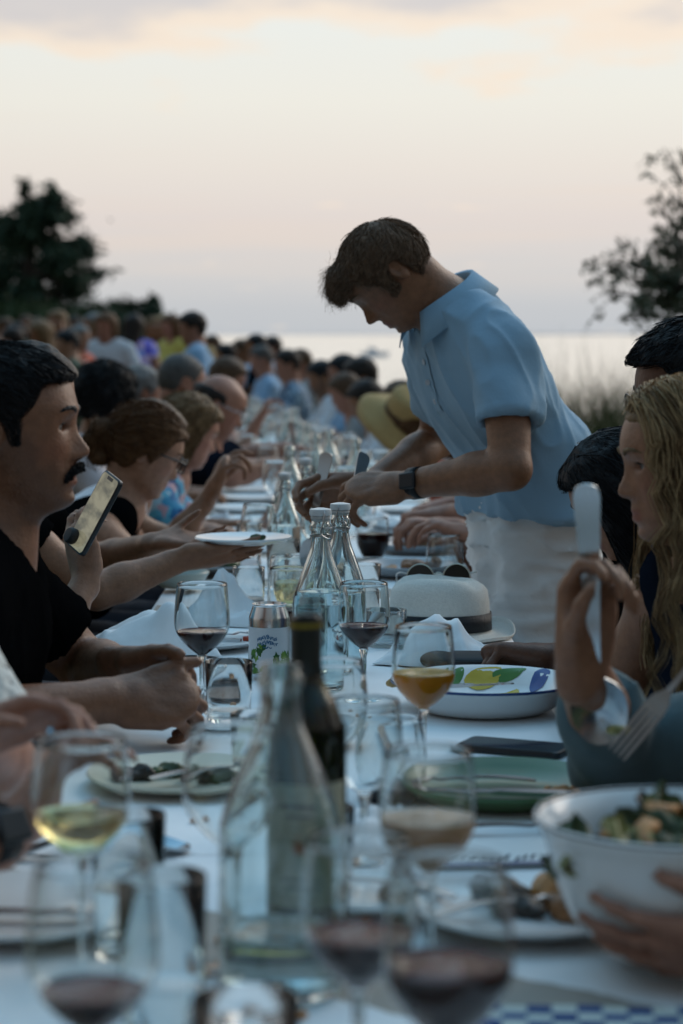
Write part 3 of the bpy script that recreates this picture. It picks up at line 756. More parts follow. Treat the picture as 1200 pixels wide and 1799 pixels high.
# beer can
def beer_can(px, s):
    t = thing('beer_can', 'silver beer can with white label and green hop leaves', 'can', T(px, s), R(-4))
    ALU = mat('aluminium', (.72, .74, .76), .22, metal=1.0)
    bd = MB().lathe([(0, .003), (.024, .004), (.0255, .0005), (.029, .004), (.0331, .012), (.0331, .098), (.0325, .101), (.0272, .1165), (.0268, .118)], 56).build('can_body', ALU, t)
    ld = MB().lathe([(.0268, .118), (.0278, .1195), (.0278, .1215), (.0262, .1218), (.0248, .117), (.022, .1165), (0, .1168)], 48).build('lid', ALU, t)
    MB().add([(-.006, -.011, .118), (.006, -.011, .118), (.0075, .002, .1185), (.004, .009, .1185), (-.004, .009, .1185), (-.0075, .002, .1185), (-.006, -.011, .1192), (.006, -.011, .1192), (.0075, .002, .1197), (.004, .009, .1197), (-.004, .009, .1197), (-.0075, .002, .1197)],
             [(5, 4, 3, 2, 1, 0), (6, 7, 8, 9, 10, 11)]+[(q, (q+1) % 6, 6+(q+1) % 6, 6+q) for q in range(6)]).build('pull_tab', ALU, ld, False)
    lb = MB().lathe([(.03335, .010), (.0334, .011), (.0334, .0845), (.03335, .0855)], 64).build('label', mat('can_label_white', (.60, .63, .66), .45), t)
    def wrap(pts3, r): return [(r*math.sin(u/.0334), -r*math.cos(u/.0334), z) for u, z in pts3]
    LB = mat('label_blue_print', (.02, .12, .25), .5)
    def text(tx, size, arch, z0, u0, parent):
        cu = bpy.data.curves.new('t', 'FONT'); cu.body = tx; cu.size = size; cu.align_x = 'CENTER'; cu.offset = .00035
        to = bpy.data.objects.new('t', cu); C.objects.link(to); dg = bpy.context.evaluated_depsgraph_get(); me = bpy.data.meshes.new_from_object(to.evaluated_get(dg))
        co = np.array([v.co[:] for v in me.vertices]); fc = [tuple(p.vertices) for p in me.polygons]
        bpy.data.objects.remove(to)
        u = co[:, 0]; z = co[:, 1]; w_ = u.max()-u.min()
        z2 = z*(1+.25*np.cos(u/w_*9))+z0-arch*(u/(w_/2))**2+.0009*np.sin(u*900)
        mesh('lettering', wrap(list(zip(u+u0, z2)), .0337), fc, LB, parent, False)
    text('SERVINGS', .0075, .0035, .068, -.0005, lb); text('BREWERY', .0078, .0040, .0595, .0, lb)
    text('PILSNER ALE', .0024, 0, .0535, .0005, lb)
    r = random.Random(4)
    for k in range(46):                                   # hop leaves printed along the foot of the label
        u0 = -.05+.1*r.random(); z0 = .011+.036*r.random()*(1-.35*math.sin(u0*160+.8)); a_ = r.random()*6.28; ln = .006+.006*r.random()
        cs, sn = math.cos(a_), math.sin(a_); sh = [(-1, 0), (-.4, .42), (.1, .33), (.35, .5), (.5, .2), (1, 0), (.5, -.2), (.35, -.5), (.1, -.33), (-.4, -.42)]
        P_ = [(u0+ln*(x*cs-y*sn), min(.0835, max(.0112, z0+ln*(x*sn+y*cs)))) for x, y in sh]
        mesh('hop_leaf', wrap(P_, .03352+.00001*k), [tuple(range(10))], mat('hop_%s' % 'abc'[k % 3], [(.02, .09, .015), (.07, .20, .02), (.16, .28, .04)][k % 3], .5), lb, False)
    return t
beer_can(473, 1085)

# ------------------------------------------------------------------ plates, cutlery, napkins, food
def plate_mesh(name, m, parent, r=.13, h=.018, n=56, foot=.6, th=.005, square=0.0):
    prof = [(0, .002), (r*foot, .002), (r*foot*1.05, .0045), (r*.86, h*.5), (r, h), (r-.002, h+th*.6), (r*.84, h*.5+th*1.1), (r*foot, .0045+th*.6), (r*.3, .004+th*.6), (0, .004+th*.6)]
    o = fix_normals(MB().lathe(prof, n).build(name, m, parent, auto=50))
    return o
def plate(px, s, label, m=PORC, r=.13, h=.018, group=None, cat='plate', name='plate', dz=0.0, **kw):
    t = thing(name, label, cat, T(px, s, dz), 0, group); plate_mesh('dish', m, t, r, h, **kw); return t
def lump(name, loc, rad, m, seed, h=.005, label='', cat='food', group=None, flat=.6, spiky=.35):
    """an irregular piece of food"""
    f = Field(); r = np.random.RandomState(seed); f.ell((0, 0, rad*flat*.6), (rad, rad*.8, rad*flat), None, .01)
    for q in range(7): f.ell(np.append(r.normal(size=2)*rad*.55, rad*flat*(.3+.7*r.rand())), rad*(.25+.3*r.rand(3)), None, .006)
    V, Q = f.mesh(rad/(7 if rad > .012 else 2.3)); V = V+vnormals(V, Q)*(fbm(V, 2.2/rad, seed)*rad*spiky*.35)[:, None]
    V[:, 2] = np.maximum(V[:, 2], 0)
    o = mesh(name, V, Q, m); o.location = loc; o.rotation_euler = (0, 0, r.rand()*6.28)
    return props(o, label, cat, group)
def fork_mesh(L=.19, w=.024, th=.0022):
    """flat outline bent along its length; handle from -L/2, tines at +L/2"""
    V = []; Fc = []
    def strip(xs, ws, yo=0.0):
        n = len(V)
        for x, ww in zip(xs, ws):
            t = (x+L/2)/L; z = .004+.010*math.sin(min(1, t/.75)*math.pi)*.6+(.004 if t > .6 else 0)-.022*max(0, t-.72)*(1-t)*14*.3+.012*max(0, t-.8)
            for sg in (-1, 1):
                for zz in (0, th): V.append((x, yo+sg*ww/2, z+zz))
        for q in range(len(xs)-1):
            a_ = n+q*4; b_ = a_+4
            Fc.extend([(a_, b_, b_+2, a_+2), (a_+1, a_+3, b_+3, b_+1), (a_, a_+1, b_+1, b_), (a_+2, b_+2, b_+3, a_+3)])
        Fc.extend([(n, n+2, n+3, n+1), (n+4*(len(xs)-1), n+4*(len(xs)-1)+1, n+4*(len(xs)-1)+3, n+4*(len(xs)-1)+2)])
    strip(np.linspace(-L/2, L*.16, 12), [.012, .016, .017, .016, .014, .012, .010, .008, .0065, .006, .006, .007])
    strip(np.linspace(L*.16, L*.27, 6), [.007, .012, .019, .023, w, w])
    for q in range(4): strip(np.linspace(L*.268, L/2, 7), [.0042, .0042, .004, .0038, .0034, .003, .0016], (q-1.5)*w*.268)
    return V, Fc
def knife_mesh(L=.21):
    V = []; Fc = []
    xs = np.linspace(-L/2, L/2, 22)
    for x in xs:
        t = (x+L/2)/L
        if t < .45: hw, th = .0075+.0025*math.sin(t/.45*math.pi), .0028
        else: hw, th = .0095*min(1, (1-t)/.10+.12)**.6, .0011
        for sg in (-1, 1):
            for zz in (-1, 1): V.append((x, sg*hw-(.002 if t > .9 else 0), .004+zz*th))
    for q in range(len(xs)-1):
        a_ = q*4; b_ = a_+4; Fc.extend([(a_, b_, b_+2, a_+2), (a_+1, a_+3, b_+3, b_+1), (a_, a_+1, b_+1, b_), (a_+2, b_+2, b_+3, a_+3)])
    n = 4*(len(xs)-1); Fc.extend([(0, 2, 3, 1), (n, n+1, n+3, n+2)])
    return V, Fc
def spoon_mesh(L=.26, bw=.058, bl=.085, hw=.023, th=.0025):
    """serving spoon; x from the handle end (-L/2) to the bowl tip"""
    ns, nc = 44, 11; V = []; Fc = []
    for layer in (0, 1):
        for q in range(ns+1):
            t = .5-.5*math.cos(math.pi*q/ns); x = -L/2+L*t; xb = (x-(L/2-bl))/bl
            if xb >= 0: wd = bw*math.sqrt(max(0, 1-(2*xb-1)**2))**.9*.5+.0035*(1-xb)+.0005; dep = .016*math.sin(math.pi*min(1, xb*1.0))
            else:
                u = (t)/(1-bl/L); e = min(1, u/.085); wd = (hw/2*(1-u)**1.15*math.sqrt(max(0, 1-(1-e)**2))+.0042*min(1, u/.012)); dep = 0
            zc = .022*math.sin(math.pi*t)**1.5 if xb < 0 else .022*math.sin(math.pi*t)**1.5
            for c in range(nc):
                v = -1+2*c/(nc-1); V.append((x, v*wd, zc-dep*(1-v*v)-(th if layer else 0)))
    A = (ns+1)*nc
    for q in range(ns):
        for c in range(nc-1):
            i0 = q*nc+c; Fc.append((i0, i0+1, i0+nc+1, i0+nc)); Fc.append((A+i0, A+i0+nc, A+i0+nc+1, A+i0+1))
        for c in (0, nc-1):
            i0 = q*nc+c; Fc.append((i0, i0+nc, A+i0+nc, A+i0) if c == 0 else (i0, A+i0, A+i0+nc, i0+nc))
    for q in (0, ns):
        for c in range(nc-1): i0 = q*nc+c; Fc.append((i0, A+i0, A+i0+1, i0+1))
    return V, Fc
_fv, _kv = fork_mesh(), knife_mesh()
_fo = None
def cutlery(kind, loc, rz, label, m=STEEL, tilt=(0, 0), L=None, group=None):
    V, Fc = (fork_mesh(L or .19) if kind == 'fork' else knife_mesh(L or .21) if kind == 'table_knife' else spoon_mesh(L or .26))
    o = mesh(kind, V, Fc, m, auto=35); fix_normals(o); o.location = loc; o.rotation_euler = (tilt[0], tilt[1], rz)
    return props(o, label, {'fork': 'fork', 'table_knife': 'knife', 'serving_spoon': 'spoon'}[kind], group)
def aim(o, a, b, up=(0, -1, 0)):
    """lay an object's x axis from point a to point b with its z axis towards up"""
    a = np.array(a); b = np.array(b); x = nrm(b-a); z = np.array(up, float); z = nrm(z-x*(x @ z)); y = np.cross(z, x)
    M = Matrix(((x[0], y[0], z[0], (a[0]+b[0])/2), (x[1], y[1], z[1], (a[1]+b[1])/2), (x[2], y[2], z[2], (a[2]+b[2])/2), (0, 0, 0, 1)))
    o.matrix_world = M
    o.location = M.to_translation(); o.rotation_euler = M.to_euler(); return o
def napkin(px, s, label, wx, wy, hfun, rz=0.0, n=34, group=None, dz=0.0, th=.0018):
    t = T(px, s, dz); us = np.linspace(-1, 1, n); V = []
    H_ = [[max(0, hfun(u, v))*(1-.94*max(abs(u), abs(v))**5) for v in us] for u in us]
    for layer in (0, 1):
        for iu, u in enumerate(us):
            for iv, v in enumerate(us): V.append((u*wx, v*wy, H_[iu][iv]+.0025-(th if layer else 0)))
    A = n*n; Fc = []
    for i_ in range(n-1):
        for j_ in range(n-1):
            a_ = i_*n+j_; Fc.append((a_, a_+n, a_+n+1, a_+1)); Fc.append((A+a_, A+a_+1, A+a_+n+1, A+a_+n))
    for q in range(n-1):
        for a_, b_ in ((q, q+1), ((n-1)*n+q+1, (n-1)*n+q), ((q+1)*n, q*n), (q*n+n-1, (q+1)*n+n-1)): Fc.append((a_, b_, A+b_, A+a_))
    V = np.array(V); V[:, 0] += .012*vnoise(np.stack([V[:, 0], V[:, 1], V[:, 2]*0], 1), 18, 3); V[:, 1] += .012*vnoise(np.stack([V[:, 0], V[:, 1], V[:, 2]*0+4], 1), 18, 5)
    o = mesh('napkin', V, Fc, NAPKIN, auto=60); o.location = t; o.rotation_euler = (0, 0, rz)
    return props(o, label, 'napkin', group)
def ridge(u, v, a, c, w, h):     # a soft fold along direction a, offset c, width w
    d = u*math.cos(a)+v*math.sin(a)-c; return h*math.exp(-(d/w)**2)
def wad(seed, h, edge=1.0):
    def f(u, v):
        e = max(0, 1-max(abs(u), abs(v))**2.5*edge)
        nz = fbm(np.array([u*1.6, v*1.6, seed]), 1.0, seed, 3)
        return e*h*(.55+.75*abs(nz)*1.3)+.004*(1+vnoise(np.array([u*3, v*3, seed*2.]), 1, seed))
    return f

# painted fruit dish beside the beer glass
t = thing('fruit_painted_dish', 'deep white dish painted with lemons and red fruit, blue rim line', 'dish', T(852, 1185), R(10))
fix_normals(MB().lathe([(0, .003), (.095, .003), (.100, .006), (.118, .018), (.128, .036), (.140, .044), (.139, .047), (.124, .0415), (.110, .024), (.092, .012), (0, .010)], 64).build('dish', PORC, t, auto=50))
MB().lathe([(.1402, .0435), (.1405, .0455), (.1392, .0474)], 64).build('rim_line', BLUEINK, t)
def blob_on(dish, r0, a0, rx, ry, rot, m, name, hh=.0005, n=18):
    V = []
    def zz(r): return float(np.interp(r, [0, .092, .110, .124, .139], [.010, .012, .024, .0415, .047]))
    ccx, ccy = r0*math.cos(a0), r0*math.sin(a0)
    pts = [(0, 0)]
    for ring_ in (.5, 1):
        for q in range(n):
            an = 2*math.pi*q/n; x, y = rx*ring_*math.cos(an)*(1+.08*math.sin(3*an)), ry*ring_*math.sin(an); pts.append((x*math.cos(rot)-y*math.sin(rot), x*math.sin(rot)+y*math.cos(rot)))
    for x, y in pts: V.append((ccx+x, ccy+y, zz(min(.139, math.hypot(ccx+x, ccy+y)))+.0006+hh))
    Fc = [(0, 1+q, 1+(q+1) % n) for q in range(n)]+[(1+q, 1+n+q, 1+n+(q+1) % n, 1+(q+1) % n) for q in range(n)]
    mesh(name, V, Fc, m, dish)
YEL = mat('glaze_yellow', (.58, .42, .03), .25); RED = mat('glaze_red', (.42, .03, .02), .25); GRN = mat('glaze_green', (.07, .20, .03), .25); BLU = mat('glaze_blue', (.02, .06, .25), .25)
for r0, a0, rx, ry, ro, m_, nm in ((.112, 1.35, .030, .016, .1, YEL, 'painted_lemon'), (.115, 2.05, .019, .014, .3, RED, 'painted_fruit'), (.118, 2.75, .017, .014, 1.0, BLU, 'painted_fruit'), (.120, 1.02, .026, .009, -.3, GRN, 'painted_leaf'),
                                (.118, .55, .020, .015, .9, BLU, 'painted_fruit'), (.06, 1.7, .026, .016, .2, YEL, 'painted_lemon'), (.07, .9, .03, .014, .5, YEL, 'painted_lemon'), (.117, 1.70, .018, .007, .8, GRN, 'painted_leaf'),
                                (.118, 3.6, .02, .013, 1.4, RED, 'painted_fruit'), (.116, 4.6, .028, .014, 3.0, YEL, 'painted_lemon'), (.117, 5.5, .02, .012, 2.3, GRN, 'painted_leaf')): blob_on(t, r0, a0, rx, ry, ro, m_, nm)
x0, y0, z0 = T(822, 1185)
cutlery('table_knife', (x0+.008, y0+.02, z0+.030), R(-58), 'table knife leaning on the fruit-painted dish', tilt=(0, R(-9)))
lump('food_scrap', (x0-.02, y0-.05, z0+.0125), .020, FOOD_B, 5, label='brown food scraps left on the fruit-painted dish')
lump('bread_crust', (x0-.085, y0+.02, z0+.028), .018, mat('bread', (.50, .33, .14), .7, var=.3, vscale=80, bump=.4, bscale=120), 6, label='crust of bread on the rim of the fruit-painted dish')
# black flat pouch behind it
t = thing('black_pouch', 'flat black pouch lying behind the fruit-painted dish', 'pouch', T(872, 1058), R(-3))
f = Field(); f.add(f_ecap((-.085, 0, .016), (.10, 0, .016), .045, .045, (0, 1, 0), .32), .0); V, Q = f.mesh(.005); mesh('pouch_body', V, Q, BLACKR, t)
MB().box((.0, -.047, .018), (.17, .003, .004)).build('zip', BLACKP, t, False)

# green plate with cutlery and crumbs
gp = plate(880, 1462, 'green ceramic plate with crumbs, knife and fork', GREENC, r=.132, h=.022, n=64, foot=.72, th=.006)
x0, y0, z0 = T(880, 1462)
cutlery('table_knife', (x0-.02, y0-.035, z0+.011), R(172), 'table knife lying on the green plate', L=.20)
cutlery('fork', (x0-.05, y0+.02, z0+.010), R(188), 'fork lying on the green plate')
CR = mat('crumbs', (.50, .22, .08), .7, var=.3, vscale=90)
r_ = random.Random(3)
for k in range(16):
    rr = .010 if k < 3 else .0035+.003*r_.random(); lump('crumb', (x0+.055+.05*r_.random(), y0-.05+.06*r_.random(), z0+.0085), rr*.7, CR, 50+k, label='toasted crumb on the green plate', group='crumbs on the green plate')

# menu card with blue edge and plate of mushrooms and potato near the bowl
t = thing('menu_card', 'white menu card with printed lines and blue edge by the big white bowl', 'menu', T(890, 1640), R(6))
MB().box((0, 0, .0032), (.19, .12, .0012)).build('card', PAPER, t, False)
MB().box((0, -.055, .0042), (.19, .011, .0008)).build('blue_edge', BLUEINK, t, False)
for k in range(20): MB().box((-.085+.009*k, -.032+.006*math.sin(k*2.3), .0040), (.0035, .022, .0004), Matrix.Rotation(R(-20), 3, 'Z')).build('print_line', INK, t, False)
x0, y0, z0 = T(905, 1590); cutlery('fork', (x0, y0+.02, z0+.001), R(4), 'black-handled fork lying above the menu card', m=mat('dark_metal', (.06, .06, .065), .35, metal=1))
plate(925, 1850, 'white plate of leftover mushrooms and potato by the bowl', PORC, r=.115, h=.016)
x0, y0, z0 = T(925, 1850)
for k, (dx, dy, rr, m_, lb) in enumerate(((.028, .055, .025, FOOD_O, 'golden roast potato on the plate of leftovers'), (-.02, .05, .024, FOOD_D, 'dark mushroom on the plate of leftovers'), (.055, .02, .018, FOOD_O, 'small browned potato piece on the plate of leftovers'), (.0, .0, .019, FOOD_D, 'flat dark mushroom slice on the plate of leftovers'), (.04, -.02, .022, FOOD_B, 'brown gravy scraps on the plate of leftovers'))):
    lump('food_piece', (x0+dx, y0+dy, z0+.007), rr, m_, 70+k, label=lb)
cutlery('fork', (x0-.01, y0-.01, z0+.012), R(24), 'fork resting across the plate of leftovers')
# phone on the cloth
def phone(loc, rz, label, rot=None, screen=None):
    t = thing('smartphone', label, 'phone', loc, rz)
    f = Field(); V = []; n = 8; wx, wy, rr = .036, .074, .009
    ring = []
    for cxx, cyy, a0 in ((wx-rr, wy-rr, 0), (-wx+rr, wy-rr, 90), (-wx+rr, -wy+rr, 180), (wx-rr, -wy+rr, 270)):
        for q in range(n+1): an = R(a0+90*q/n); ring.append((cxx+rr*math.cos(an), cyy+rr*math.sin(an)))
    m_ = len(ring); prof = [(.0, .97), (.0012, 1.0), (.0075, 1.0), (.0088, .97)]
    for z, sc_ in prof: V += [(x*sc_, y*sc_, z) for x, y in ring]
    Fc = [(l*m_+q, l*m_+(q+1) % m_, (l+1)*m_+(q+1) % m_, (l+1)*m_+q) for l in range(3) for q in range(m_)]+[tuple(range(m_))[::-1], tuple(range(3*m_, 4*m_))]
    mesh('phone_body', V, Fc, BLACKP, t, auto=40)
    S = [(x*.92, y*.955, .0091) for x, y in ring]
    mesh('screen', S, [tuple(range(m_))], screen or mat('dark_screen', (.01, .011, .013), .08), t, False)
    return t
phone(T(905, 1312), R(65), 'black phone lying face up beyond the green plate')

# big white salad bowl held over the near right corner
def salad_bowl():
    t = thing('salad_bowl', 'large white serving bowl with brown rim, full of salad, held in two hands', 'bowl', T(1190, 1985, .012))
    o = [(0, .002), (.062, .002), (.066, .004), (.090, .026), (.108, .062), (.117, .098), (.126, .114), (.127, .118), (.124, .120), (.112, .102), (.104, .066), (.086, .032), (.05, .010), (0, .009)]
    fix_normals(MB().lathe([tuple(p) for p in np.vstack([spline(o[:8], 30), spline(o[7:], 30)])], 72).build('bowl_body', PORC, t, auto=60))
    MB().lathe([(.1262, .1148), (.1275, .118), (.1241, .1206), (.1180, .1122), (.1120, .1014)], 72).build('brown_rim', mat('brown_glaze', (.055, .030, .020), .3), t)
    r = np.random.RandomState(2); 
    x0, y0, z0 = t.location
    for k in range(30):
        a_ = r.rand()*6.28; q = .095*r.rand()**.5; m_ = [FOOD_G, FOOD_G, FOOD_Y, FOOD_D, FOOD_G, FOOD_O][k % 6]
        n = 9; V = []; ln = .030+.022*r.rand(); wd = ln*(.4+.3*r.rand()); rot = r.rand()*6.28; tl = .5*r.normal(); Rm = np.array(Matrix.Rotation(rot, 3, 'Z') @ Matrix.Rotation(tl, 3, 'X') @ Matrix.Rotation(.4*r.normal(), 3, 'Y'))
        for i_ in range(n):
            for j_ in range(n):
                u, v = -1+2*i_/(n-1), -1+2*j_/(n-1); w_ = math.sqrt(max(0, 1-u*u))*(1+.15*math.sin(7*u)); V.append((u*ln, v*wd*w_, .010*u*u+.006*math.sin(v*6+k)+.005*math.sin(u*9+k)))
        V = np.array(V) @ Rm.T
        o = mesh('salad_leaf', V, [(i_*n+j_, i_*n+j_+1, (i_+1)*n+j_+1, (i_+1)*n+j_) for i_ in range(n-1) for j_ in range(n-1)], m_)
        o.location = (x0+q*math.cos(a_), y0+q*math.sin(a_), z0+.080+.020*(1-q/.1)+.006*r.rand())
        props(o, ['crumpled dark green salad leaf in the big white bowl', 'crumpled dark green salad leaf in the big white bowl', 'pale yellow lettuce leaf in the big white bowl', 'blackish mushroom slice in the salad of the big bowl', 'crumpled dark green salad leaf in the big white bowl', 'orange roasted vegetable slice in the salad of the big bowl'][k % 6], 'salad', 'salad in the white bowl')
    f_ = Field(); f_.add(f_ell((0, 0, .062), (.098, .098, .030)), 0); V, Q = f_.mesh(.005); V += vnormals(V, Q)*(fbm(V, 45, 3)*.006)[:, None]
    o = mesh('salad_heap', V, Q, FOOD_D); o.location = t.location; props(o, 'dark dressed heap of salad filling the big white bowl', 'salad')
salad_bowl()

# blue and white checked cloth at the very front
t = thing('checked_napkin', 'blue and white checked napkin at the near end of the table', 'napkin', T(1010, 2165), R(-4))
CW = mat('check_white', (.62, .64, .58), .85); CB = mat('check_blue', (.015, .06, .20), .85)
for i_ in range(10):
    for j_ in range(3):
        MB().box((-.09+.0205*i_, -.03+.0205*j_, .0045+.0008*math.sin(i_*1.3+j_)), (.0203, .0203, .003)).build('check_square', CB if (i_+j_) % 2 else CW, t, False)

# left plates
t = plate(352, 985, 'white plate with fork and knife behind the red wine near the clasped hands', PORC, r=.118, h=.016)
x0, y0, z0 = T(352, 985)
cutlery('fork', (x0+.045, y0-.015, z0+.014), R(38), 'fork on the white plate behind the red wine'); cutlery('table_knife', (x0-.03, y0-.02, z0+.012), R(172), 'knife on the white plate behind the red wine')
lump('tomato_scrap', (x0+.085, y0-.01, z0+.012), .008, mat('tomato', (.40, .05, .02), .4), 9, label='red tomato scrap on the white plate behind the wine')
plate(318, 1420, 'cream plate with yellow rim and dark leftovers in front of the clasped hands', mat('cream_plate', (.62, .58, .46), .3), r=.115, h=.016)
x0, y0, z0 = T(318, 1420)
for k in range(4): lump('food_piece', (x0-.05+.033*k, y0+.02*math.sin(k*2), z0+.007), .017, FOOD_D if k % 2 == 0 else FOOD_G, 90+k, label=['dark mushroom left at the wrist side of the cream plate', 'green leaf scraps left on the cream plate', 'dark mushroom left in the middle of the cream plate', 'green leaf scraps at the fork side of the cream plate'][k])
cutlery('fork', (x0+.05, y0-.01, z0+.014), R(30), 'fork leaning on the cream plate')
plate(30, 1850, 'white plate at the lace-sleeved guest, cut by the picture edge', PORC, r=.125, h=.016)
x0, y0, z0 = T(30, 1850); cutlery('table_knife', (x0+.03, y0-.03, z0+.013), R(178), 'knife on the plate at the lace-sleeved guest')
plate(395, 1240, 'small round saucer under the low tumbler', PORC, r=.052, h=.006, foot=.7, th=.003)
bpy.data.objects['tumbler.002'].location.z += .006
# menu and a book lying by the clasped hands
t = thing('menu_card', 'white menu card with slanted printed lines beside the clasped hands', 'menu', T(322, 1112), R(2))
MB().box((0, 0, .004), (.15, .10, .0015)).build('card', PAPER, t, False)
for k in range(15): MB().box((-.05+.008*k, -.028, .0050), (.0014, .018, .0004), Matrix.Rotation(R(-35), 3, 'Z')).build('print_line', INK, t, False)
t = thing('black_phone_case', 'black flat phone case lying under the edge of the menu card', 'phone case', T(340, 1172), R(1)); MB().box((0, 0, .006), (.15, .07, .009)).build('case', BLACKP, t, False)
bm_ = t.children[0].modifiers.new('bevel', 'BEVEL'); bm_.width = .003; bm_.segments = 3

# more things crowding the near and middle table
wine_glass(585, 1540, 'empty wine glass just past the dark wine bottle', h=.185, h0=.082, rmax=.040, rrim=.035)
tumbler(560, 1760, 'low tumbler with a little water hidden by the two foreground bottles', h=.085, level=.02, lm=WATER)
tumbler(455, 1420, 'low tumbler in front of the beer can', h=.088, level=.03, lm=WATER)
stemless(685, 1470, 'stemless glass with a sip of red wine beside the cloudy beer', h=.10, level=.018, lm=WINE)
tumbler(225, 1950, 'tall tumbler behind the pale white wine', h=.125, r0=.031, r1=.034, level=.06, lm=WATER)
plate(650, 1790, 'small white side plate behind the pale rose drink', PORC, r=.075, h=.012)
x0, y0, z0 = T(650, 1790); cutlery('fork', (x0, y0, z0+.012), R(150), 'fork on the small white side plate'); lump('food_scrap', (x0+.03, y0-.02, z0+.006), .014, FOOD_B, 161, label='brown scraps on the small white side plate')
plate(560, 1290, 'small white bowl behind the wine bottle neck', PORC, r=.06, h=.03, foot=.5, cat='bowl', name='bowl')
cutlery('table_knife', T(690, 1290, .002), R(96), 'table knife lying on the cloth beside the cloudy beer')
cutlery('fork', T(470, 1300, .001), R(82), 'fork lying on the cloth beside the low tumblers')
cutlery('serving_spoon', T(180, 1640, .006), R(10), 'spoon lying on the cloth by the lace-sleeved guest', L=.19)
tumbler(590, 940, 'clear tumbler close behind the second swing-top bottle', h=.09)
wine_glass(560, 800, 'empty wine glass between the two groups of water bottles', h=.19)
wine_glass(455, 800, 'empty wine glass beside the clouded tumbler', h=.185)
for k in range(40):
    s_ = 1150+1250*r_.random(); lump('crumb', T(300+560*r_.random(), s_, .0), .0022+.0022*r_.random(), CR, 300+k % 5, label='bread crumb on the white cloth', group='crumbs scattered on the cloth')
# napkins
napkin(262, 1000, 'big crumpled white napkin lying over the table edge by the moustached man', .115, .10, lambda u, v: .016+ridge(u, v, .35, .1, .42, .040)+ridge(u, v, 1.0, -.35, .32, .026)+ridge(u, v, -.5, .45, .30, .024)+.012*fbm(np.array([u*2, v*2, 1.]), 1, 2), R(12), dz=0)
napkin(395, 905, 'crumpled white napkin seen behind the red wine at the clasped hands', .10, .085, lambda u, v: .02+.058*math.exp(-((u+.1)**2+v*v)/.22)+ridge(u, v, 1.2, .2, .12, .02)+ridge(u, v, .2, -.1, .1, .02)+.010*fbm(np.array([u*3, v*3, 4.]), 1, 4), R(-15))
napkin(782, 1030, 'white napkin standing in a peaked fold in front of the panama hat', .11, .075, lambda u, v: .010+.072*max(0, 1-abs(u+.12)*.95)**1.15*math.exp(-((v-.1*u)/.62)**2)+ridge(u, v, .25, .25, .12, .012)+.006*fbm(np.array([u*3, v*3, 7.]), 1, 7), R(-14))
napkin(448, 660, 'white napkin spread beside the raised hand of the woman in white', .14, .13, lambda u, v: .012+.03*math.exp(-(u*u+v*v)/.5)+.02*abs(fbm(np.array([u*2, v*2, 9.]), 1, 9)), R(20))
napkin(672, 1600, 'small crumpled white napkin behind the pale rose glass', .07, .05, wad(11, .03), R(30))
napkin(395, 590, 'crumpled white napkin in front of the bald man', .10, .08, wad(12, .035), R(5))

# plates on the right with half-eaten food, one behind the other
for k, (px, s, lab, fl) in enumerate(((715, 752, 'grey oblong plate with leftovers behind the panama hat', 'brown meat scraps on the grey plate behind the hat'), (735, 672, 'grey plate being eaten from with knife and fork', 'browned vegetables on the grey plate being eaten from'), (715, 600, 'far grey plate of browned food past the cutting hands', 'browned potatoes on the far grey plate'))):
    plate(px, s, lab, PORC_GREY, r=.115, h=.022, foot=.75); x0, y0, z0 = T(px, s)
    lump('food_piece', (x0+.02, y0-.01, z0+.008), .042, FOOD_B if k != 2 else FOOD_O, 120+k, label=fl, flat=.4)
plate(635, 745, 'brown wooden serving board behind the swing-top bottles', WOOD, r=.085, h=.012, cat='board', name='serving_board')
plate(372, 742, 'plate of green salad behind the big napkin', PORC_GREY, r=.12, h=.018); x0, y0, z0 = T(372, 742)
lump('salad_heap', (x0+.02, y0, z0+.008), .05, FOOD_G, 131, label='small heap of green salad on the plate behind the napkin', flat=.3)
plate(312, 800, 'shallow pale bowl under the reaching arm', mat('celadon', (.35, .40, .36), .3), r=.07, h=.035, foot=.5, cat='bowl', name='bowl')

# panama hat with sunglasses on its crown
def panama():
    t = thing('panama_hat', 'white panama hat with black band standing on the cloth', 'hat', T(772, 955), R(8))
    n = 72; V = []; rings = []
    prof = [(.135, .014), (.132, .008), (.125, .0045), (.112, .003), (.100, .004), (.091, .008), (.088, .014), (.0875, .04), (.086, .065), (.083, .085), (.077, .0985), (.068, .1055), (.055, .108), (.035, .106), (.012, .103)]
    for r, z in prof:
        for q in range(n):
            a_ = 2*math.pi*q/n; x = r*math.cos(a_)*1.04; y = r*math.sin(a_)*.90
            zz = z
            if r < .08: zz = z-.020*math.exp(-(y/.020)**2)*(1-(x/.11)**2)-.010*math.exp(-(((x-.055)/.03)**2+((abs(y)-.045)/.018)**2))
            if z > .02: pin = math.exp(-((a_ if a_ < math.pi else a_-2*math.pi)/.35)**2); 
            if r > .09: zz += .010*math.sin(2*a_+.4)*((r-.09)/.045)+.004*math.sin(5*a_)*((r-.09)/.045)
            V.append((x, y, zz+.002))
    m_ = len(prof)
    Fc = [(l*n+q, l*n+(q+1) % n, (l+1)*n+(q+1) % n, (l+1)*n+q) for l in range(m_-1) for q in range(n)]+[tuple((m_-1)*n+q for q in range(n))]
    V = np.array(V); V[:, 2] = np.maximum(V[:, 2], .0022)
    o = mesh('crown_and_brim', V, Fc, PANAMA, t); so = o.modifiers.new('s', 'SOLIDIFY'); so.thickness = .0025; so.offset = 1
    bv = []
    for z in (.0135, .045):
        for q in range(n): a_ = 2*math.pi*q/n; r = .0935 if z < .03 else .0925; bv.append((r*math.cos(a_)*1.04, r*math.sin(a_)*.90, z+.002))
    b = mesh('hat_band', bv, [(q, (q+1) % n, n+(q+1) % n, n+q) for q in range(n)], RIBBON, t); so = b.modifiers.new('s', 'SOLIDIFY'); so.thickness = .002
    return t
panama()
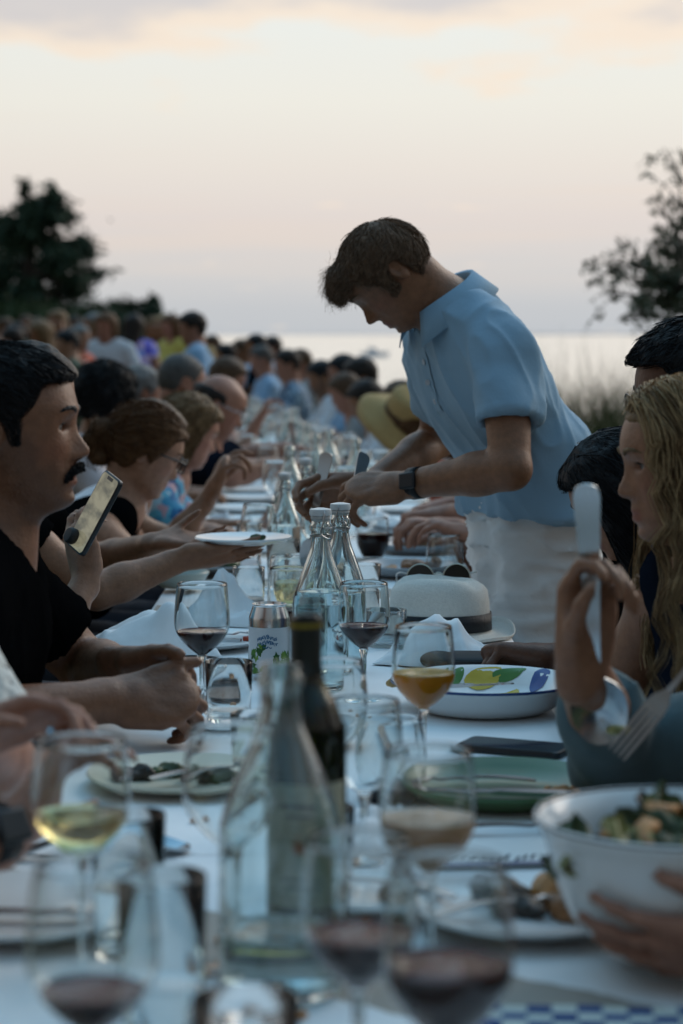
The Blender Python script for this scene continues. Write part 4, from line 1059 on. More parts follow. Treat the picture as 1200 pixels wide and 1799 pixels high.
def sunglasses(loc, rz, label, tilt):
    t = thing('sunglasses', label, 'sunglasses', loc, rz); t.rotation_euler = (tilt, 0, rz)
    GOLD = mat('thin_wire_frame', (.55, .50, .42), .3, metal=1)
    for sx in (-1, 1):
        c = np.array([sx*.034, 0, 0]); n = 28
        ring = [c+np.array([.0255*math.cos(2*math.pi*q/n), 0, .0255*math.sin(2*math.pi*q/n)]) for q in range(n+1)]
        fr = MB().tube(ring, .0013, 6, cap=False).build('rim', GOLD, t)
        MB().lathe([(0, -.0006), (.025, -.0006), (.025, .0006), (0, .0008)], 28, tuple(c), [[1, 0, 0], [0, 0, 1], [0, 1, 0]]).build('lens', LENS, t)
        MB().tube(spline([c+np.array([sx*.025, 0, .008]), c+np.array([sx*.036, -.004, .010]), c+np.array([sx*.038, .03, .010]), c+np.array([sx*.034, .11, .008]), c+np.array([sx*.030, .135, -.012])], 18), .0016, 6).build('temple_arm', mat('clear_temple', (.6, .6, .58), .3), t)
    MB().tube(spline([(-.0095, 0, .005), (0, 0, .010), (.0095, 0, .005)], 8), .0013, 6).build('bridge', GOLD, t)
x0, y0, z0 = T(772, 955)
sunglasses((x0, y0+.040, z0+.105), R(4), 'round dark sunglasses resting on the crown of the panama hat', R(-8))

# far tableware, copied along the table
def far_tableware():
    r = random.Random(12); protos = {}
    g = {'wine_glass': 'wine glasses on the far tables', 'tumbler': 'tumblers on the far tables', 'swing_top_bottle': 'bottles on the far tables', 'plate': 'plates on the far tables', 'napkin': 'napkins on the far tables'}
    p1 = wine_glass(600, 500, 'small wine glass with red wine on the far stretch of tables', level=.125, lm=WINE, n=16, group=g['wine_glass'])
    p2 = tumbler(600, 500, 'small clear tumbler on the far stretch of tables', n=14, group=g['tumbler'])
    p3 = swing_bottle(600, 500, 'small clear water bottle on the far stretch of tables', n=16, group=g['swing_top_bottle'], stopper=False, level=.12)
    p4 = plate(600, 500, 'small white plate on the far stretch of tables', n=24, group=g['plate'])
    p5 = napkin(600, 500, 'small crumpled white napkin on the far stretch of tables', .08, .06, wad(31, .04), n=16, group=g['napkin'])
    p6 = wine_glass(600, 500, 'small empty wine glass on the far stretch of tables', n=16, group='empty wine glasses on the far tables')
    first = {}
    d = 6.35
    while d < 23:
        for kind, off in ((p4, -.25), (p4, .25), (p1 if r.random() < .5 else p6, r.uniform(-.2, .2)), (p2, r.uniform(-.18, .18)), (p3 if r.random() < .5 else p2, r.uniform(-.1, .1)), (p5 if r.random() < .6 else p6, r.choice((-1, 1))*r.uniform(.1, .3)), (p1 if r.random() < .4 else p6, r.uniform(-.2, .2))):
            o = kind if kind.name not in first else copy_tree(kind); first[kind.name] = 1
            dd = d+r.uniform(-.2, .2); o.location = (cx(dd)+off, dd, tz(dd)+.0005); o.rotation_euler = (0, 0, r.random()*6.28)
        d += .50 if d < 12 else .62
far_tableware()

# folding chairs
def chair_proto():
    t = thing('folding_chair', 'brown wooden folding chair pulled up to the long table', 'chair', (0, 0, 0), 0, 'folding chairs along the table')
    for k in range(5): MB().box((-.16+.08*k, 0, .445), (.07, .40, .016)).build('seat_slat', WOOD, t, False)
    for z in (.66, .75, .83): MB().box((-.215-(z-.45)*.16, 0, z), (.014, .38, .06)).build('back_slat', WOOD, t, False)
    for sy in (-1, 1):
        MB().tube([(-.29, sy*.20, .88), (-.20, sy*.20, .44), (.22, sy*.20, .0)], .015, 6).build('leg', WOOD, t)
        MB().tube([(.20, sy*.18, .44), (-.24, sy*.18, .0)], .015, 6).build('leg', WOOD, t)
    return t
CHAIR = chair_proto(); _chair_used = []
def chair(x, y, ang, label=None):
    o = CHAIR if not _chair_used else copy_tree(CHAIR); _chair_used.append(1)
    o.location = (x, y, gz(x, y)); o.rotation_euler = (0, 0, ang)
    return o
# ------------------------------------------------------------------ people: implicit bodies, one continuous skin each
def tab(pts, n=160, sm=3):
    z = np.array([p[0] for p in pts]); v = np.array([p[1] for p in pts]); o = np.argsort(z); zz = np.linspace(z.min(), z.max(), n); q = np.interp(zz, z[o], v[o])
    k = np.exp(-np.linspace(-2, 2, 2*sm+1)**2); k /= k.sum(); q = np.convolve(np.pad(q, sm, mode='edge'), k, 'valid'); return zz, q
XF = tab([(.09, .058), (.075, .074), (.06, .085), (.04, .092), (.022, .0945), (.008, .088), (-.01, .084), (-.03, .085), (-.05, .086), (-.07, .085), (-.085, .083), (-.10, .080), (-.112, .070), (-.122, .05)], sm=4)
BW = tab([(.09, .052), (.06, .067), (.03, .073), (.0, .072), (-.02, .069), (-.04, .065), (-.06, .060), (-.08, .053), (-.095, .043), (-.108, .031), (-.122, .015)], sm=4)
XB = tab([(.09, -.05), (.05, -.07), (.0, -.075), (-.03, -.065), (-.05, -.045), (-.07, -.028), (-.09, -.005), (-.105, .02), (-.122, .03)], sm=4)
XCN = tab([(.09, .0), (0, .0), (-.04, .008), (-.07, .020), (-.10, .035), (-.122, .042)], sm=4)
def head_fns(R3, c, sc, nose=1.0, chin=1.0, brow=1.0, lip=1.0, female=False, closed=False, jaw=1.0):
    NS = tab([(.03, 0), (.012, .001), (.002, .004), (-.008, .010), (-.018, .0165), (-.028, .0225), (-.036, .026), (-.042, .0235), (-.047, .012), (-.051, .004), (-.056, .001), (-.07, 0)], 220, 2)
    SG = tab([(.03, .010), (0, .0085), (-.02, .010), (-.032, .0125), (-.042, .0150), (-.05, .014), (-.06, .012)], sm=2)
    LP = tab([(-.052, 0), (-.058, .003), (-.0635, .0065), (-.0685, .0050), (-.0705, .0020), (-.0730, .0052), (-.0785, .0070), (-.0845, .0015), (-.0875, -.002), (-.094, .003), (-.101, .0065), (-.108, .005), (-.116, 0)], 260, 1)
    def loc(x, y, z):
        px, py, pz = (x-c[0])/sc, (y-c[1])/sc, (z-c[2])/sc
        return (px*R3[0, 0]+py*R3[1, 0]+pz*R3[2, 0], px*R3[0, 1]+py*R3[1, 1]+pz*R3[2, 1], px*R3[0, 2]+py*R3[1, 2]+pz*R3[2, 2])
    def face(x, y, z):
        u, v, w = loc(x, y, z)
        xf = np.interp(w, *XF); bw = np.interp(w, *BW)*jaw; xb = np.interp(w, *XB); xc = np.interp(w, *XCN)
        xf = xf+nose*np.interp(w, *NS)*np.exp(-(v/np.interp(w, *SG))**2)
        xf = xf+lip*np.interp(w, *LP)*np.exp(-(v/.021)**2)*np.where(w < -.086, chin, 1)
        av = np.abs(v)
        xf = xf-.0105*np.exp(-((av-.031)/.0150)**2-((w-.000)/.0105)**2)          # eye sockets
        xf = xf+brow*.0045*np.exp(-((av-.028)/.018)**2-((w-.0205)/.0075)**2)       # brow ridge
        xf = xf+.0045*np.exp(-((av-.042)/.016)**2-((w+.028)/.016)**2)              # cheekbone
        xf = xf-.0030*np.exp(-((av-.030)/.007)**2-((w+.055)/.018)**2)              # fold beside the mouth
        xf = xf+nose*.0035*np.exp(-((av-.0135)/.0055)**2-((w+.0415)/.0065)**2)     # wing of the nose
        du = u-xc; a_ = np.where(du > 0, xf-xc, xc-xb); p = 2.25
        rr = ((np.abs(du)/np.maximum(a_, .01))**p+(av/np.maximum(bw, .008))**p)**(1/p)
        d = (rr-1)*np.minimum(a_, bw)*.9
        d = smax(d, w-.075, .02); d = smax(d, -(w+.117)-.10*np.maximum(0, -u+.05), .012)
        return d*sc
    def P(u, v, w): return c+sc*(R3 @ np.array([u, v, w]))
    lo = np.array([c]*1)[0]-.15*sc; hi = c+.15*sc
    return face, lo, hi, P, loc
def add_head(f, R3, c, sc=1.0, **kw):
    face, lo, hi, P, loc = head_fns(R3, c, sc, **kw)
    f.add(f_ell(P(-.006, 0, .020), np.array([.0935, .0745, .0890])*sc, R3), .0)
    f.add((face, lo, hi), .022*sc)
    for sg in (-1, 1):
        e = P(.0665, sg*.031, .0005); f.ell(e, np.array([.0145, .0150, .0125])*sc, R3, .006*sc)
        if not kw.get('closed'): f.cut_ell(P(.0815, sg*.0320, -.0005), np.array([.012, .0140, .0046])*sc, R3, .002*sc)
        t = R(-14); Re = R3 @ np.array([[math.cos(t), 0, -math.sin(t)], [0, 1, 0], [math.sin(t), 0, math.cos(t)]]) @ np.array(Matrix.Rotation(sg*R(22), 3, 'Z'))
        f.ell(P(-.012, sg*.0755, -.008), np.array([.0175, .0065, .031])*sc, Re, .006*sc)
        f.cut_ell(P(-.009, sg*.0835, -.004), np.array([.0085, .0060, .018])*sc, Re, .003*sc)
        if kw.get('nose', 1): f.cut_ell(P(.092, sg*.0075, -.0475), np.array([.006, .0038, .0035])*sc, R3, .002*sc)
    return P, loc
def eyes(P, R3, sc, parent, off, gaze=(1, 0, 0), iris=(.05, .03, .02)):
    EW = mat('eye_white', (1, 1, 1), .3, attr=True)
    for sg in (-1, 1):
        pts = [P(.0665+.0152*math.cos(R(t)), sg*.031+.0156*math.sin(R(t)), .0046-.0022*(t/60)**2) for t in np.linspace(-58, 62, 11)]
        MB().tube(pts, [.0004+.0009*math.sin(math.pi*q/10) for q in range(11)], 5).build('eyelashes', hairm('black'), parent, off=off)
    for sg in (-1, 1):
        c = P(.0650, sg*.031, .0005); g = nrm(R3 @ nrm(gaze)); up = np.array([0, 0, 1.]); a_ = nrm(np.cross(g, up)); b_ = np.cross(a_, g); V = []; tn = []; n = 16
        angs = [0, .12, .17, .19, .30, .46, .48, .50, .7, 1.0, 1.4]
        for th in angs:
            for q in range(n):
                ph = 2*math.pi*q/n; V.append(c+.0130*sc*(math.cos(th)*g+math.sin(th)*(math.cos(ph)*a_+math.sin(ph)*b_)))
                tn.append((.01, .01, .01) if th < .18 else iris if th < .47 else (.20, .18, .165))
        Q = [(l*n+q, l*n+(q+1) % n, (l+1)*n+(q+1) % n, (l+1)*n+q) for l in range(len(angs)-1) for q in range(n)]
        mesh('eye', np.array(V), np.array(Q, np.int32), EW, parent, tint=np.array(tn), off=off)
def hand(f, wr, d, pn, side, curl=(20, 25, 15), fing=None, thumb=(35, 10, 15), spread=1.0, sc=1.0, k=.0022, thumb_dir=None):
    """wr wrist, d finger direction, pn palm normal; side +1 = thumb on the left of (d, back up)"""
    d = nrm(d); pn = np.asarray(pn, float); pn = nrm(pn-d*(d @ pn)); bk = -pn; lat = np.cross(bk, d)*side      # towards the thumb
    def P(x, y, z): return wr+sc*(x*d+y*lat+z*bk)
    f.add(f_ecap(P(-.02, 0, 0), P(.03, 0, 0), .029*sc, .031*sc, lat, .72), .012)
    f.add(f_ecap(P(.022, .004, -.001), P(.078, .004, .002), .034*sc, .040*sc, lat, .36), .010)
    f.rc(P(.018, .022, -.010), P(.060, .030, -.008), .016*sc, .012*sc, .010)
    f.rc(P(.020, -.024, -.008), P(.065, -.030, -.006), .014*sc, .011*sc, .010)
    base = [(.090, .031, .002), (.095, .0105, .004), (.091, -.0100, .003), (.082, -.0290, .000)]
    lens = [(.042, .026, .021), (.046, .029, .022), (.042, .027, .021), (.033, .021, .018)]
    tips = []
    for q in range(4):
        cu = fing[q] if fing is not None and fing[q] is not None else curl
        sp_ = R((1.5-q)*4.5*spread); p = P(*base[q]); ang = 0; r = [.0094, .0086, .0078, .0066]
        if q == 3: r = [x*.86 for x in r]
        dl = d*math.cos(sp_)+lat*math.sin(sp_)
        f.rc(P(.055, base[q][1]*.8, .004), p, .010*sc, r[0]*1.05*sc, .006)
        for s_, (L_, a_) in enumerate(zip(lens[q], cu)):
            ang += R(a_); dd = dl*math.cos(ang)-bk*math.sin(ang); p2 = p+dd*L_*sc
            f.rc(p, p2, r[s_]*sc, r[s_+1]*sc, k if s_ else .004); p = p2
        tips.append(p)
    td = np.array([.62, .70, -.30]) if thumb_dir is None else np.array(thumb_dir, float)
    tv = nrm(td[0]*d+td[1]*lat+td[2]*bk); p = P(.022, .024, -.008); r = [.0135, .0112, .0100, .0078]
    axis = nrm(np.cross(tv, nrm(d*.9-bk*.5)))
    for s_, (L_, a_) in enumerate(zip((.042, .034, .027), (0, thumb[1], thumb[2]))):
        if a_: tv = nrm(np.array(Matrix.Rotation(R(a_), 3, Vector(axis))) @ tv)
        p2 = p+tv*L_*sc; f.rc(p, p2, r[s_]*sc, r[s_+1]*sc, .006 if s_ == 0 else k); p = p2
    tips.append(p)
    return tips
def elbow(sh, wr, L1, L2, pole):
    v = wr-sh; D = np.linalg.norm(v)
    if D > (L1+L2)*.995: s_ = D/((L1+L2)*.995); L1, L2 = L1*s_, L2*s_
    a_ = (L1*L1-L2*L2+D*D)/(2*D); h = math.sqrt(max(0, L1*L1-a_*a_)); u = v/D; p = np.asarray(pole, float); p = nrm(p-u*(u @ p))
    return sh+u*a_+p*h
def Rhead(yaw, pitch, roll=0.0):
    """columns: face direction, left, up.  pitch > 0 looks down"""
    return np.array(Matrix.Rotation(R(yaw), 3, 'Z') @ Matrix.Rotation(R(pitch), 3, 'Y') @ Matrix.Rotation(R(roll), 3, 'X'))
HAIR_POLY = {
 'short': [(.105, .066), (.080, .060), (.060, .058), (.046, .034), (.030, .014), (.024, -.018), (.012, -.020), (.010, .0), (-.006, .020), (-.028, .016), (-.034, -.02), (-.048, -.07), (-.07, -.085), (-.16, -.08), (-.16, .08), (-.08, .17), (.05, .18), (.14, .13)],
 'swept': [(.115, .040), (.085, .048), (.066, .050), (.050, .022), (.036, .004), (.028, -.035), (.012, -.034), (.008, -.002), (-.008, .020), (-.030, .012), (-.038, -.03), (-.050, -.075), (-.16, -.09), (-.16, .08), (-.08, .18), (.05, .19), (.16, .15)],
 'back': [(.100, .064), (.078, .058), (.062, .050), (.050, .020), (.030, -.010), (.018, -.030), (.0, -.010), (-.015, -.035), (-.04, -.07), (-.16, -.08), (-.16, .08), (-.08, .18), (.05, .19), (.14, .14)],
 'long': [(.100, .066), (.076, .060), (.060, .045), (.046, .010), (.034, -.04), (.020, -.16), (-.02, -.30), (-.20, -.30), (-.20, .08), (-.08, .19), (.05, .20), (.14, .14)],
 'bald': [(.012, .030), (.014, .004), (.012, -.020), (.006, -.024), (.010, .0), (-.010, .018), (-.03, .01), (-.036, -.03), (-.05, -.08), (-.16, -.08), (-.16, .030), (-.09, .052), (-.03, .046), (.004, .040)],
}
PTAB = {}
def poly_look(pt, u, w):
    a_ = np.clip((u+.32)/.004, 0, pt.shape[0]-1.01); b_ = np.clip((w+.32)/.004, 0, pt.shape[1]-1.01); i = a_.astype(np.int32); j = b_.astype(np.int32); a_ = a_-i; b_ = b_-j
    return (pt[i, j]*(1-a_)+pt[i+1, j]*a_)*(1-b_)+(pt[i, j+1]*(1-a_)+pt[i+1, j+1]*a_)*b_
def poly_sd(px, pz, pts):
    pts = np.array(pts, float); d = np.full(np.broadcast(px, pz).shape, 1e9); s = np.ones_like(d); n = len(pts)
    for i in range(n):
        a_, b_ = pts[i], pts[i-1]; ex, ez = b_-a_; wx, wz = px-a_[0], pz-a_[1]; t = np.clip((wx*ex+wz*ez)/(ex*ex+ez*ez), 0, 1)
        d = np.minimum(d, (wx-ex*t)**2+(wz-ez*t)**2)
        c1 = pz >= a_[1]; c2 = pz < b_[1]; c3 = ex*wz > ez*wx
        s = np.where((c1 & c2 & c3) | (~c1 & ~c2 & ~c3), -s, s)
    return s*np.sqrt(d)
def hair_field(R3, c, sc, style, thick=(.008, .02), extra=(), seed=1, rough=.004, **kw):
    kw = dict(kw); face, lo, hi, P, loc = head_fns(R3, c, sc, nose=0, lip=0, brow=0)
    ce, _, _ = f_ell(P(-.006, 0, .020), np.array([.0935, .0745, .0890])*sc, R3)
    poly = HAIR_POLY[style]
    if style not in PTAB:
        gu = np.arange(-.32, .2601, .004); PTAB[style] = poly_sd(gu[:, None], gu[None, :], poly)
    pt = PTAB[style]
    def fn(x, y, z):
        x, y, z = np.broadcast_arrays(x, y, z); u, v, w = loc(x, y, z); base = smin(ce(x, y, z), face(x, y, z), .02*sc)
        t = thick[0]+(thick[1]-thick[0])*np.clip((w-.02)/.08, 0, 1)
        return smax(base-t*sc, poly_look(pt, u, w)*sc, .012*sc)
    ex_ = (.15 if style != 'long' else .24)*sc; f = Field(); f.add((fn, c-ex_, c+.16*sc), 0)
    for a_, b_, r1, r2, k in extra: f.rc(P(*a_), P(*b_), r1*sc, r2*sc, k)
    return f, P, loc
def hair_strands(hf, V, Q, flow, parent, m, off, n=1800, length=.03, steps=6, lift=.004, r0=.0007, r1=.00025, wave=0.0, seed=1, jitter=.25, filt=None):
    r = np.random.RandomState(seed); N_ = vnormals(V, Q); pick = np.arange(len(V))
    if filt is not None: pick = pick[filt(V)]
    if len(pick) == 0: return
    idx = r.choice(pick, n); p = V[idx]+r.normal(size=(n, 3))*.002; nn = N_[idx]; ph = r.rand(n)*6.28; L_ = length*(.55+.7*r.rand(n)); paths = [p-nn*.001]
    jit = r.normal(size=(n, 3))*jitter; cl = vnoise(p, 40, seed+3)*3
    for s_ in range(steps):
        v = flow(p)+jit; e = .003
        g = np.stack([hf.eval(p+np.eye(3)[a]*e)-hf.eval(p-np.eye(3)[a]*e) for a in range(3)], 1); g /= np.linalg.norm(g, axis=1)[:, None]+1e-9
        v = v-g*(v*g).sum(1)[:, None]; v /= np.linalg.norm(v, axis=1)[:, None]+1e-9
        q = p+v*(L_/steps)[:, None]; dd = hf.eval(q); q = q-g*(np.clip(dd, -.02, .02)-lift*(s_+1)/steps*(.4+.9*np.abs(cl)*.4))[:, None]
        if wave: q = q+np.cross(g, v)*(wave*np.sin(s_*1.35+cl*2.1+ph*.12))[:, None]+g*(abs(wave)*.5*np.cos(s_*1.35+cl*2.1))[:, None]
        p = q; paths.append(p.copy())
    return strands(np.stack(paths, 1), r0, r1, parent, m, off=off)
SKINS = {'tan': (0.228, 0.103, 0.053), 'fair': (0.336, 0.176, 0.112), 'olive': (0.180, 0.079, 0.042), 'warm': (0.260, 0.123, 0.069), 'pink': (0.320, 0.148, 0.096), 'brown': (0.124, 0.053, 0.030)}
def skin(k): return mat('skin_'+k, SKINS[k], .46, spec=.4, var=.15, vscale=75, attr=True, bump=.16, bscale=230, sss=.08)
HAIRC = {'black': (.008, .008, .009), 'dark': (.018, .012, .009), 'servbrown': (.15, .090, .055), 'brown': (.075, .042, .023), 'chestnut': (.105, .050, .021), 'light': (.16, .095, .045), 'blond': (.37, .245, .125), 'grey': (.16, .155, .15), 'salt': (.075, .07, .065)}
def hairm(k): return mat('hair_'+k, HAIRC[k], .55, spec=.22, var=.30, vscale=70, bump=.3, bscale=170)
def cloth_m(name, col): return mat('cloth_'+name, col, .85, spec=.2 if sum(col) > .1 else 0.0, sheen=.12 if sum(col) > .1 else 0, var=.06, vscale=12, bump=.35, bscale=26, weave=.08)
JEANS = cloth_m('dark_trousers', (.03, .035, .05)); KHAKI = cloth_m('khaki_trousers', (.22, .18, .12))

class Pose: pass
def seated(x, y, ang, lean=12, twist=0, sc=1.0, female=False, seat=.455, slump=0.0):
    p = Pose(); p.f = np.array([math.cos(R(ang)), math.sin(R(ang)), 0]); p.l = np.array([-p.f[1], p.f[0], 0]); p.up = np.array([0, 0, 1.]); p.sc = sc; p.female = female
    z0 = gz(x, y); p.base = np.array([x, y, z0]); p.hip = np.array([x, y, z0+seat+.085*sc])
    a_ = R(lean); p.spine = p.f*math.sin(a_)+p.up*math.cos(a_); p.neck = p.hip+p.spine*(.50-slump)*sc
    p.lt = nrm(p.l*math.cos(R(twist))+p.f*math.sin(R(twist))); sw = (.165 if female else .188)*sc
    p.shL = p.neck-p.spine*.055*sc+p.lt*sw; p.shR = p.neck-p.spine*.055*sc-p.lt*sw
    p.knL = p.hip+p.f*.43*sc+p.l*.12+p.up*(-.02); p.knR = p.hip+p.f*.43*sc-p.l*.12+p.up*(-.02)
    p.anL = np.append((p.knL+p.f*.03)[:2], z0+.085); p.anR = np.append((p.knR+p.f*.03)[:2], z0+.085); p.ang = ang; p.standing = False
    return p
def standing(x, y, ang, lean=0, sc=1.0, female=False, hipz=.93):
    p = seated(x, y, ang, lean, 0, sc, female); z0 = p.base[2]; dz = hipz*sc-(p.hip[2]-z0); 
    for k in ('hip', 'neck', 'shL', 'shR'): setattr(p, k, getattr(p, k)+np.array([0, 0, dz]))
    p.knL = p.hip+p.l*.10-p.up*.42*sc+p.f*.03; p.knR = p.hip-p.l*.10-p.up*.42*sc+p.f*.02
    p.anL = np.append((p.hip+p.l*.11)[:2], z0+.085); p.anR = np.append((p.hip-p.l*.11)[:2], z0+.085); p.standing = True
    return p
def torso_prims(f, p, g=0.0, k=.03, hem=None, bust=True, shoulders=True):
    s = p.sc; sp = p.spine; w0 = (.150 if not p.female else .155)*s; w1 = (.170 if not p.female else .150)*s; dr = .66 if not getattr(p, 'slim', 0) else .52
    f.add(f_ecap(p.hip-sp*.02*s, p.hip+sp*.14*s, w0+g, (w0 if not p.female else w0*.86)+g, p.lt, .70 if not getattr(p, 'slim', 0) else .62), k)
    f.add(f_ecap(p.hip+sp*.12*s, p.neck-sp*.15*s, w0*.86+g, w1+g, p.lt, dr), k)
    f.add(f_ecap(p.neck-sp*.17*s, p.neck-sp*.10*s, w1+g, w1*.76+g*.8, p.lt, .56), k)
    if shoulders:
        f.rc(p.shL, p.shR, .050*s+g*.7, .050*s+g*.7, k)
        for sh in (p.shL, p.shR): f.rc(p.neck+sp*.005*s, sh+sp*.012*s, .040*s+g*.4, .036*s+g*.6, k)
    if p.female and bust:
        fw = nrm(np.cross(p.lt, sp))
        for sg in (-1, 1): f.ell(p.neck-sp*.19*s+fw*.085*s+p.lt*sg*.07*s, np.array([.062, .062, .062])*s+g, None, .03)
    elif not getattr(p, 'slim', 0):
        fw = nrm(np.cross(p.lt, sp)); f.ell(p.hip+sp*.13*s+fw*.06*s, np.array([.11, .11, .12])*s*(.95)+g, None, .05)
def person(p, label, head, skin_k='warm', top=None, sleeve=.5, top_name='shirt', hair=None, arms=None, h=.008, group=None, bottom=None, shoe=True, gh=None, neckhole=.062, vneck=0.0,
           hairopts=None, beard=0.0, loose=.012, folds=.006, fold_scale=9, name='person', extra_tint=None, legs=True, nohead=False, headargs=None, gaze=(1, 0, -.1), eyesopen=True, browc=None, skirt=False, midarm=None, strap=False, hem=.10, hem_n=None, sleeve_loose=None, leg_h=None):
    """head: dict(c, yaw, pitch, roll, sc);  arms: {'L': dict(wr, pole, hand=dict)}"""
    s = p.sc; root = thing(name, label, 'person', p.base, 0, group); off = p.base; sk = skin(skin_k); f = Field(); headargs = headargs or {}
    torso_prims(f, p, -.004, .03)
    R3 = Rhead(head['yaw'], head['pitch'], head.get('roll', 0)); hs = head.get('sc', .95)*(1 if not p.female else .95); c = np.array(head['c'], float)
    nk0 = p.neck+p.spine*.0; Ptmp = lambda u, v, w: c+hs*(R3 @ np.array([u, v, w]))
    nr = (.054 if not p.female else .045)*s
    f.rc(nk0-p.spine*.03, Ptmp(-.030, 0, -.055), nr*1.08, nr*.98, .03)
    if not p.female: f.rc(nk0+np.cross(p.lt, p.spine)*.02, Ptmp(.012, 0, -.085), nr*.7, nr*.55, .03)
    P, loc = add_head(f, R3, c, hs, **headargs)
    A = {}
    for sd, sg, sh in (('L', 1, p.shL), ('R', -1, p.shR)):
        a_ = (arms or {}).get(sd)
        if a_ is None: a_ = dict(wr=sh+p.f*.18-p.up*.36+p.lt*sg*.04)
        wr = np.array(a_['wr'], float); pole = a_.get('pole', -p.up*1.0+p.lt*sg*.6-p.f*.4); el = np.array(a_['el']) if 'el' in a_ else elbow(sh, wr, .29*s, .255*s, pole)
        q = .84 if p.female else 1.0; am = a_.get('fat', 1.0)*q*s
        f.rc(sh, sh+(el-sh)*.45, .054*am, .049*am, .02); f.rc(sh+(el-sh)*.4, el, .047*am, .039*am, .012)
        f.rc(el, el+(wr-el)*.35, .041*am, .042*am, .012); f.rc(el+(wr-el)*.3, wr, .042*am, .0275*am, .012)
        hd = dict(a_.get('hand', {})); d = hd.pop('d', None); d = wr-el if d is None else d; pn = hd.pop('pn', np.array([0, 0, -1.])); hd.setdefault('sc', q*s)
        tips = hand(f, wr+nrm(wr-el)*.012, d, pn, hd.pop('side', None) or (1 if sd == 'R' else -1), **hd)
        A[sd] = (sh, el, wr, tips)
    V, Q = f.mesh(h, 1)
    u, v, w = loc(V[:, 0], V[:, 1], V[:, 2]); tint = np.ones((len(V), 3))
    inh = (np.abs(u) < .13) & (np.abs(v) < .10) & (np.abs(w) < .13)
    lipm = np.exp(-(np.maximum(0, np.abs(w+.0705)-.006)/.003)**2-(np.maximum(0, np.abs(v)-.017)/.005)**2)*(u > .07)*inh
    tint *= 1-lipm[:, None]*np.array([.12, .38, .34])
    chk = np.exp(-((np.abs(v)-.045)/.02)**2-((w+.03)/.02)**2)*(u > .03)*inh; tint *= 1-chk[:, None]*np.array([0, .10, .08])
    if beard: 
        bm_ = np.clip((-.040-w)/.02, 0, 1)*np.clip((u+.01)/.03, 0, 1)*inh*beard*(1-lipm); bm_ = np.maximum(bm_, beard*inh*np.clip((.03-np.abs(u-.02))/.01, 0, 1)*np.clip((.0-w)/.02, 0, 1)*(w > -.06)); tint *= 1-bm_[:, None]*np.array([.48, .42, .36])
    body = mesh_args = (V, Q, tint)
    if eyesopen and not headargs.get('closed') and h < .007: eyes(P, R3, hs, root, off, gaze)
    if h < .007:
        bmat = hairm(browc or (hair[1] if hair else 'dark'))
        for sg in (-1, 1):
            fb = Field(); pts = [P(.0935, sg*.014, .0185), P(.0945, sg*.025, .0232), P(.0870, sg*.040, .0242), P(.0725, sg*.052, .0180)]; pts = spline(pts, 9)
            for q in range(8): fb.rc(pts[q], pts[q+1], (.0042-.0003*q)*hs, (.0042-.0003*(q+1))*hs, .002)
            Vb, Qb = fb.mesh(.0022, 1); Vb = Vb+vnormals(Vb, Qb)*(fbm(Vb, 500, 4)*.0008)[:, None]; mesh('eyebrow', Vb, Qb, bmat, root, off=off)
    # hair
    if hair:
        style, hc = hair[0], hair[1]; ho = dict(hairopts or {}); st = ho.pop('strands', None); rough_ = ho.get('rough', .004)
        hh = ho.pop('h', max(.0050, h*.95)); hf, _, _ = hair_field(R3, c, hs, style, **ho); Vh, Qh = hf.mesh(hh, 1); hm = hairm(hc)
        ql = np.stack(loc(Vh[:, 0], Vh[:, 1], Vh[:, 2]), 1); nz = fbm(ql*np.array([1, 1, .6]), 55, 5, 2)*rough_; Vh = Vh+vnormals(Vh, Qh)*(nz*hs)[:, None]; Vh2 = Vh
        ho_ = mesh('hair', Vh2, Qh, hm, root, off=off)
        if st:
            for q in (st if isinstance(st, list) else [st]):
                q = dict(q); fl = q.pop('flow'); fm = q.pop('mat', hc); ft = q.pop('filt', None)
                hair_strands(hf, Vh, Qh, (lambda X, fl=fl: (fl(np.stack(loc(X[:, 0], X[:, 1], X[:, 2]), 1)) @ R3.T)), ho_, hairm(fm), off, filt=(None if ft is None else (lambda X, ft=ft: ft(np.stack(loc(X[:, 0], X[:, 1], X[:, 2]), 1)))), **q)
    # clothes
    cover = None
    if top is not None:
        g = Field(); gi = loose; torso_prims(g, p, gi, .035, shoulders=not strap)
        if strap:
            for sh in (p.shL, p.shR): 
                m_ = p.neck*.45+sh*.55+p.spine*.015; g.rc(m_+np.cross(p.lt, p.spine)*.0, p.neck*.5+sh*.5-p.spine*.10, .050*s+.004, .06*s, .03)
        for sd, sg in (('L', 1), ('R', -1)):
            sh, el, wr, _ = A[sd]; am = ((arms or {}).get(sd) or {}).get('fat', 1.0)*(.84 if p.female else 1.0)*s; sl = sleeve
            if sl <= 0: continue
            gl = loose*.5+.005 if sleeve_loose is None else sleeve_loose
            if sl <= 1:
                e = sh+(el-sh)*sl; segs = [(sh+(el-sh)*.10, e+nrm(el-sh)*.05, .050*am+gl*.8, .050*am+gl+.004)]; ax_ = nrm(el-sh); ra = .049*am
            else:
                e = el+(wr-el)*(sl-1); segs = [(sh+(el-sh)*.10, el, .050*am+gl*.8, .043*am+gl), (el, e+nrm(wr-el)*.04, .043*am+gl, .034*am+gl)]; ax_ = nrm(wr-el); ra = .034*am
            fns = [f_rc(*q) for q in segs]; cin = f_rc(e-ax_*.035, e+ax_*.06, ra+.0005, ra+.0005)[0] if (gh or .02) < .0065 else (lambda x, y, z: 1.0)
            def slv(x, y, z, fns=fns, cin=cin, e=e, ax_=ax_, last=fns[-1][0]):
                pl = (x-e[0])*ax_[0]+(y-e[1])*ax_[1]+(z-e[2])*ax_[2]
                d = np.maximum(np.maximum(last(x, y, z), pl), -cin(x, y, z))
                for q in fns[:-1]: d = smin(d, q[0](x, y, z), .02)
                return d
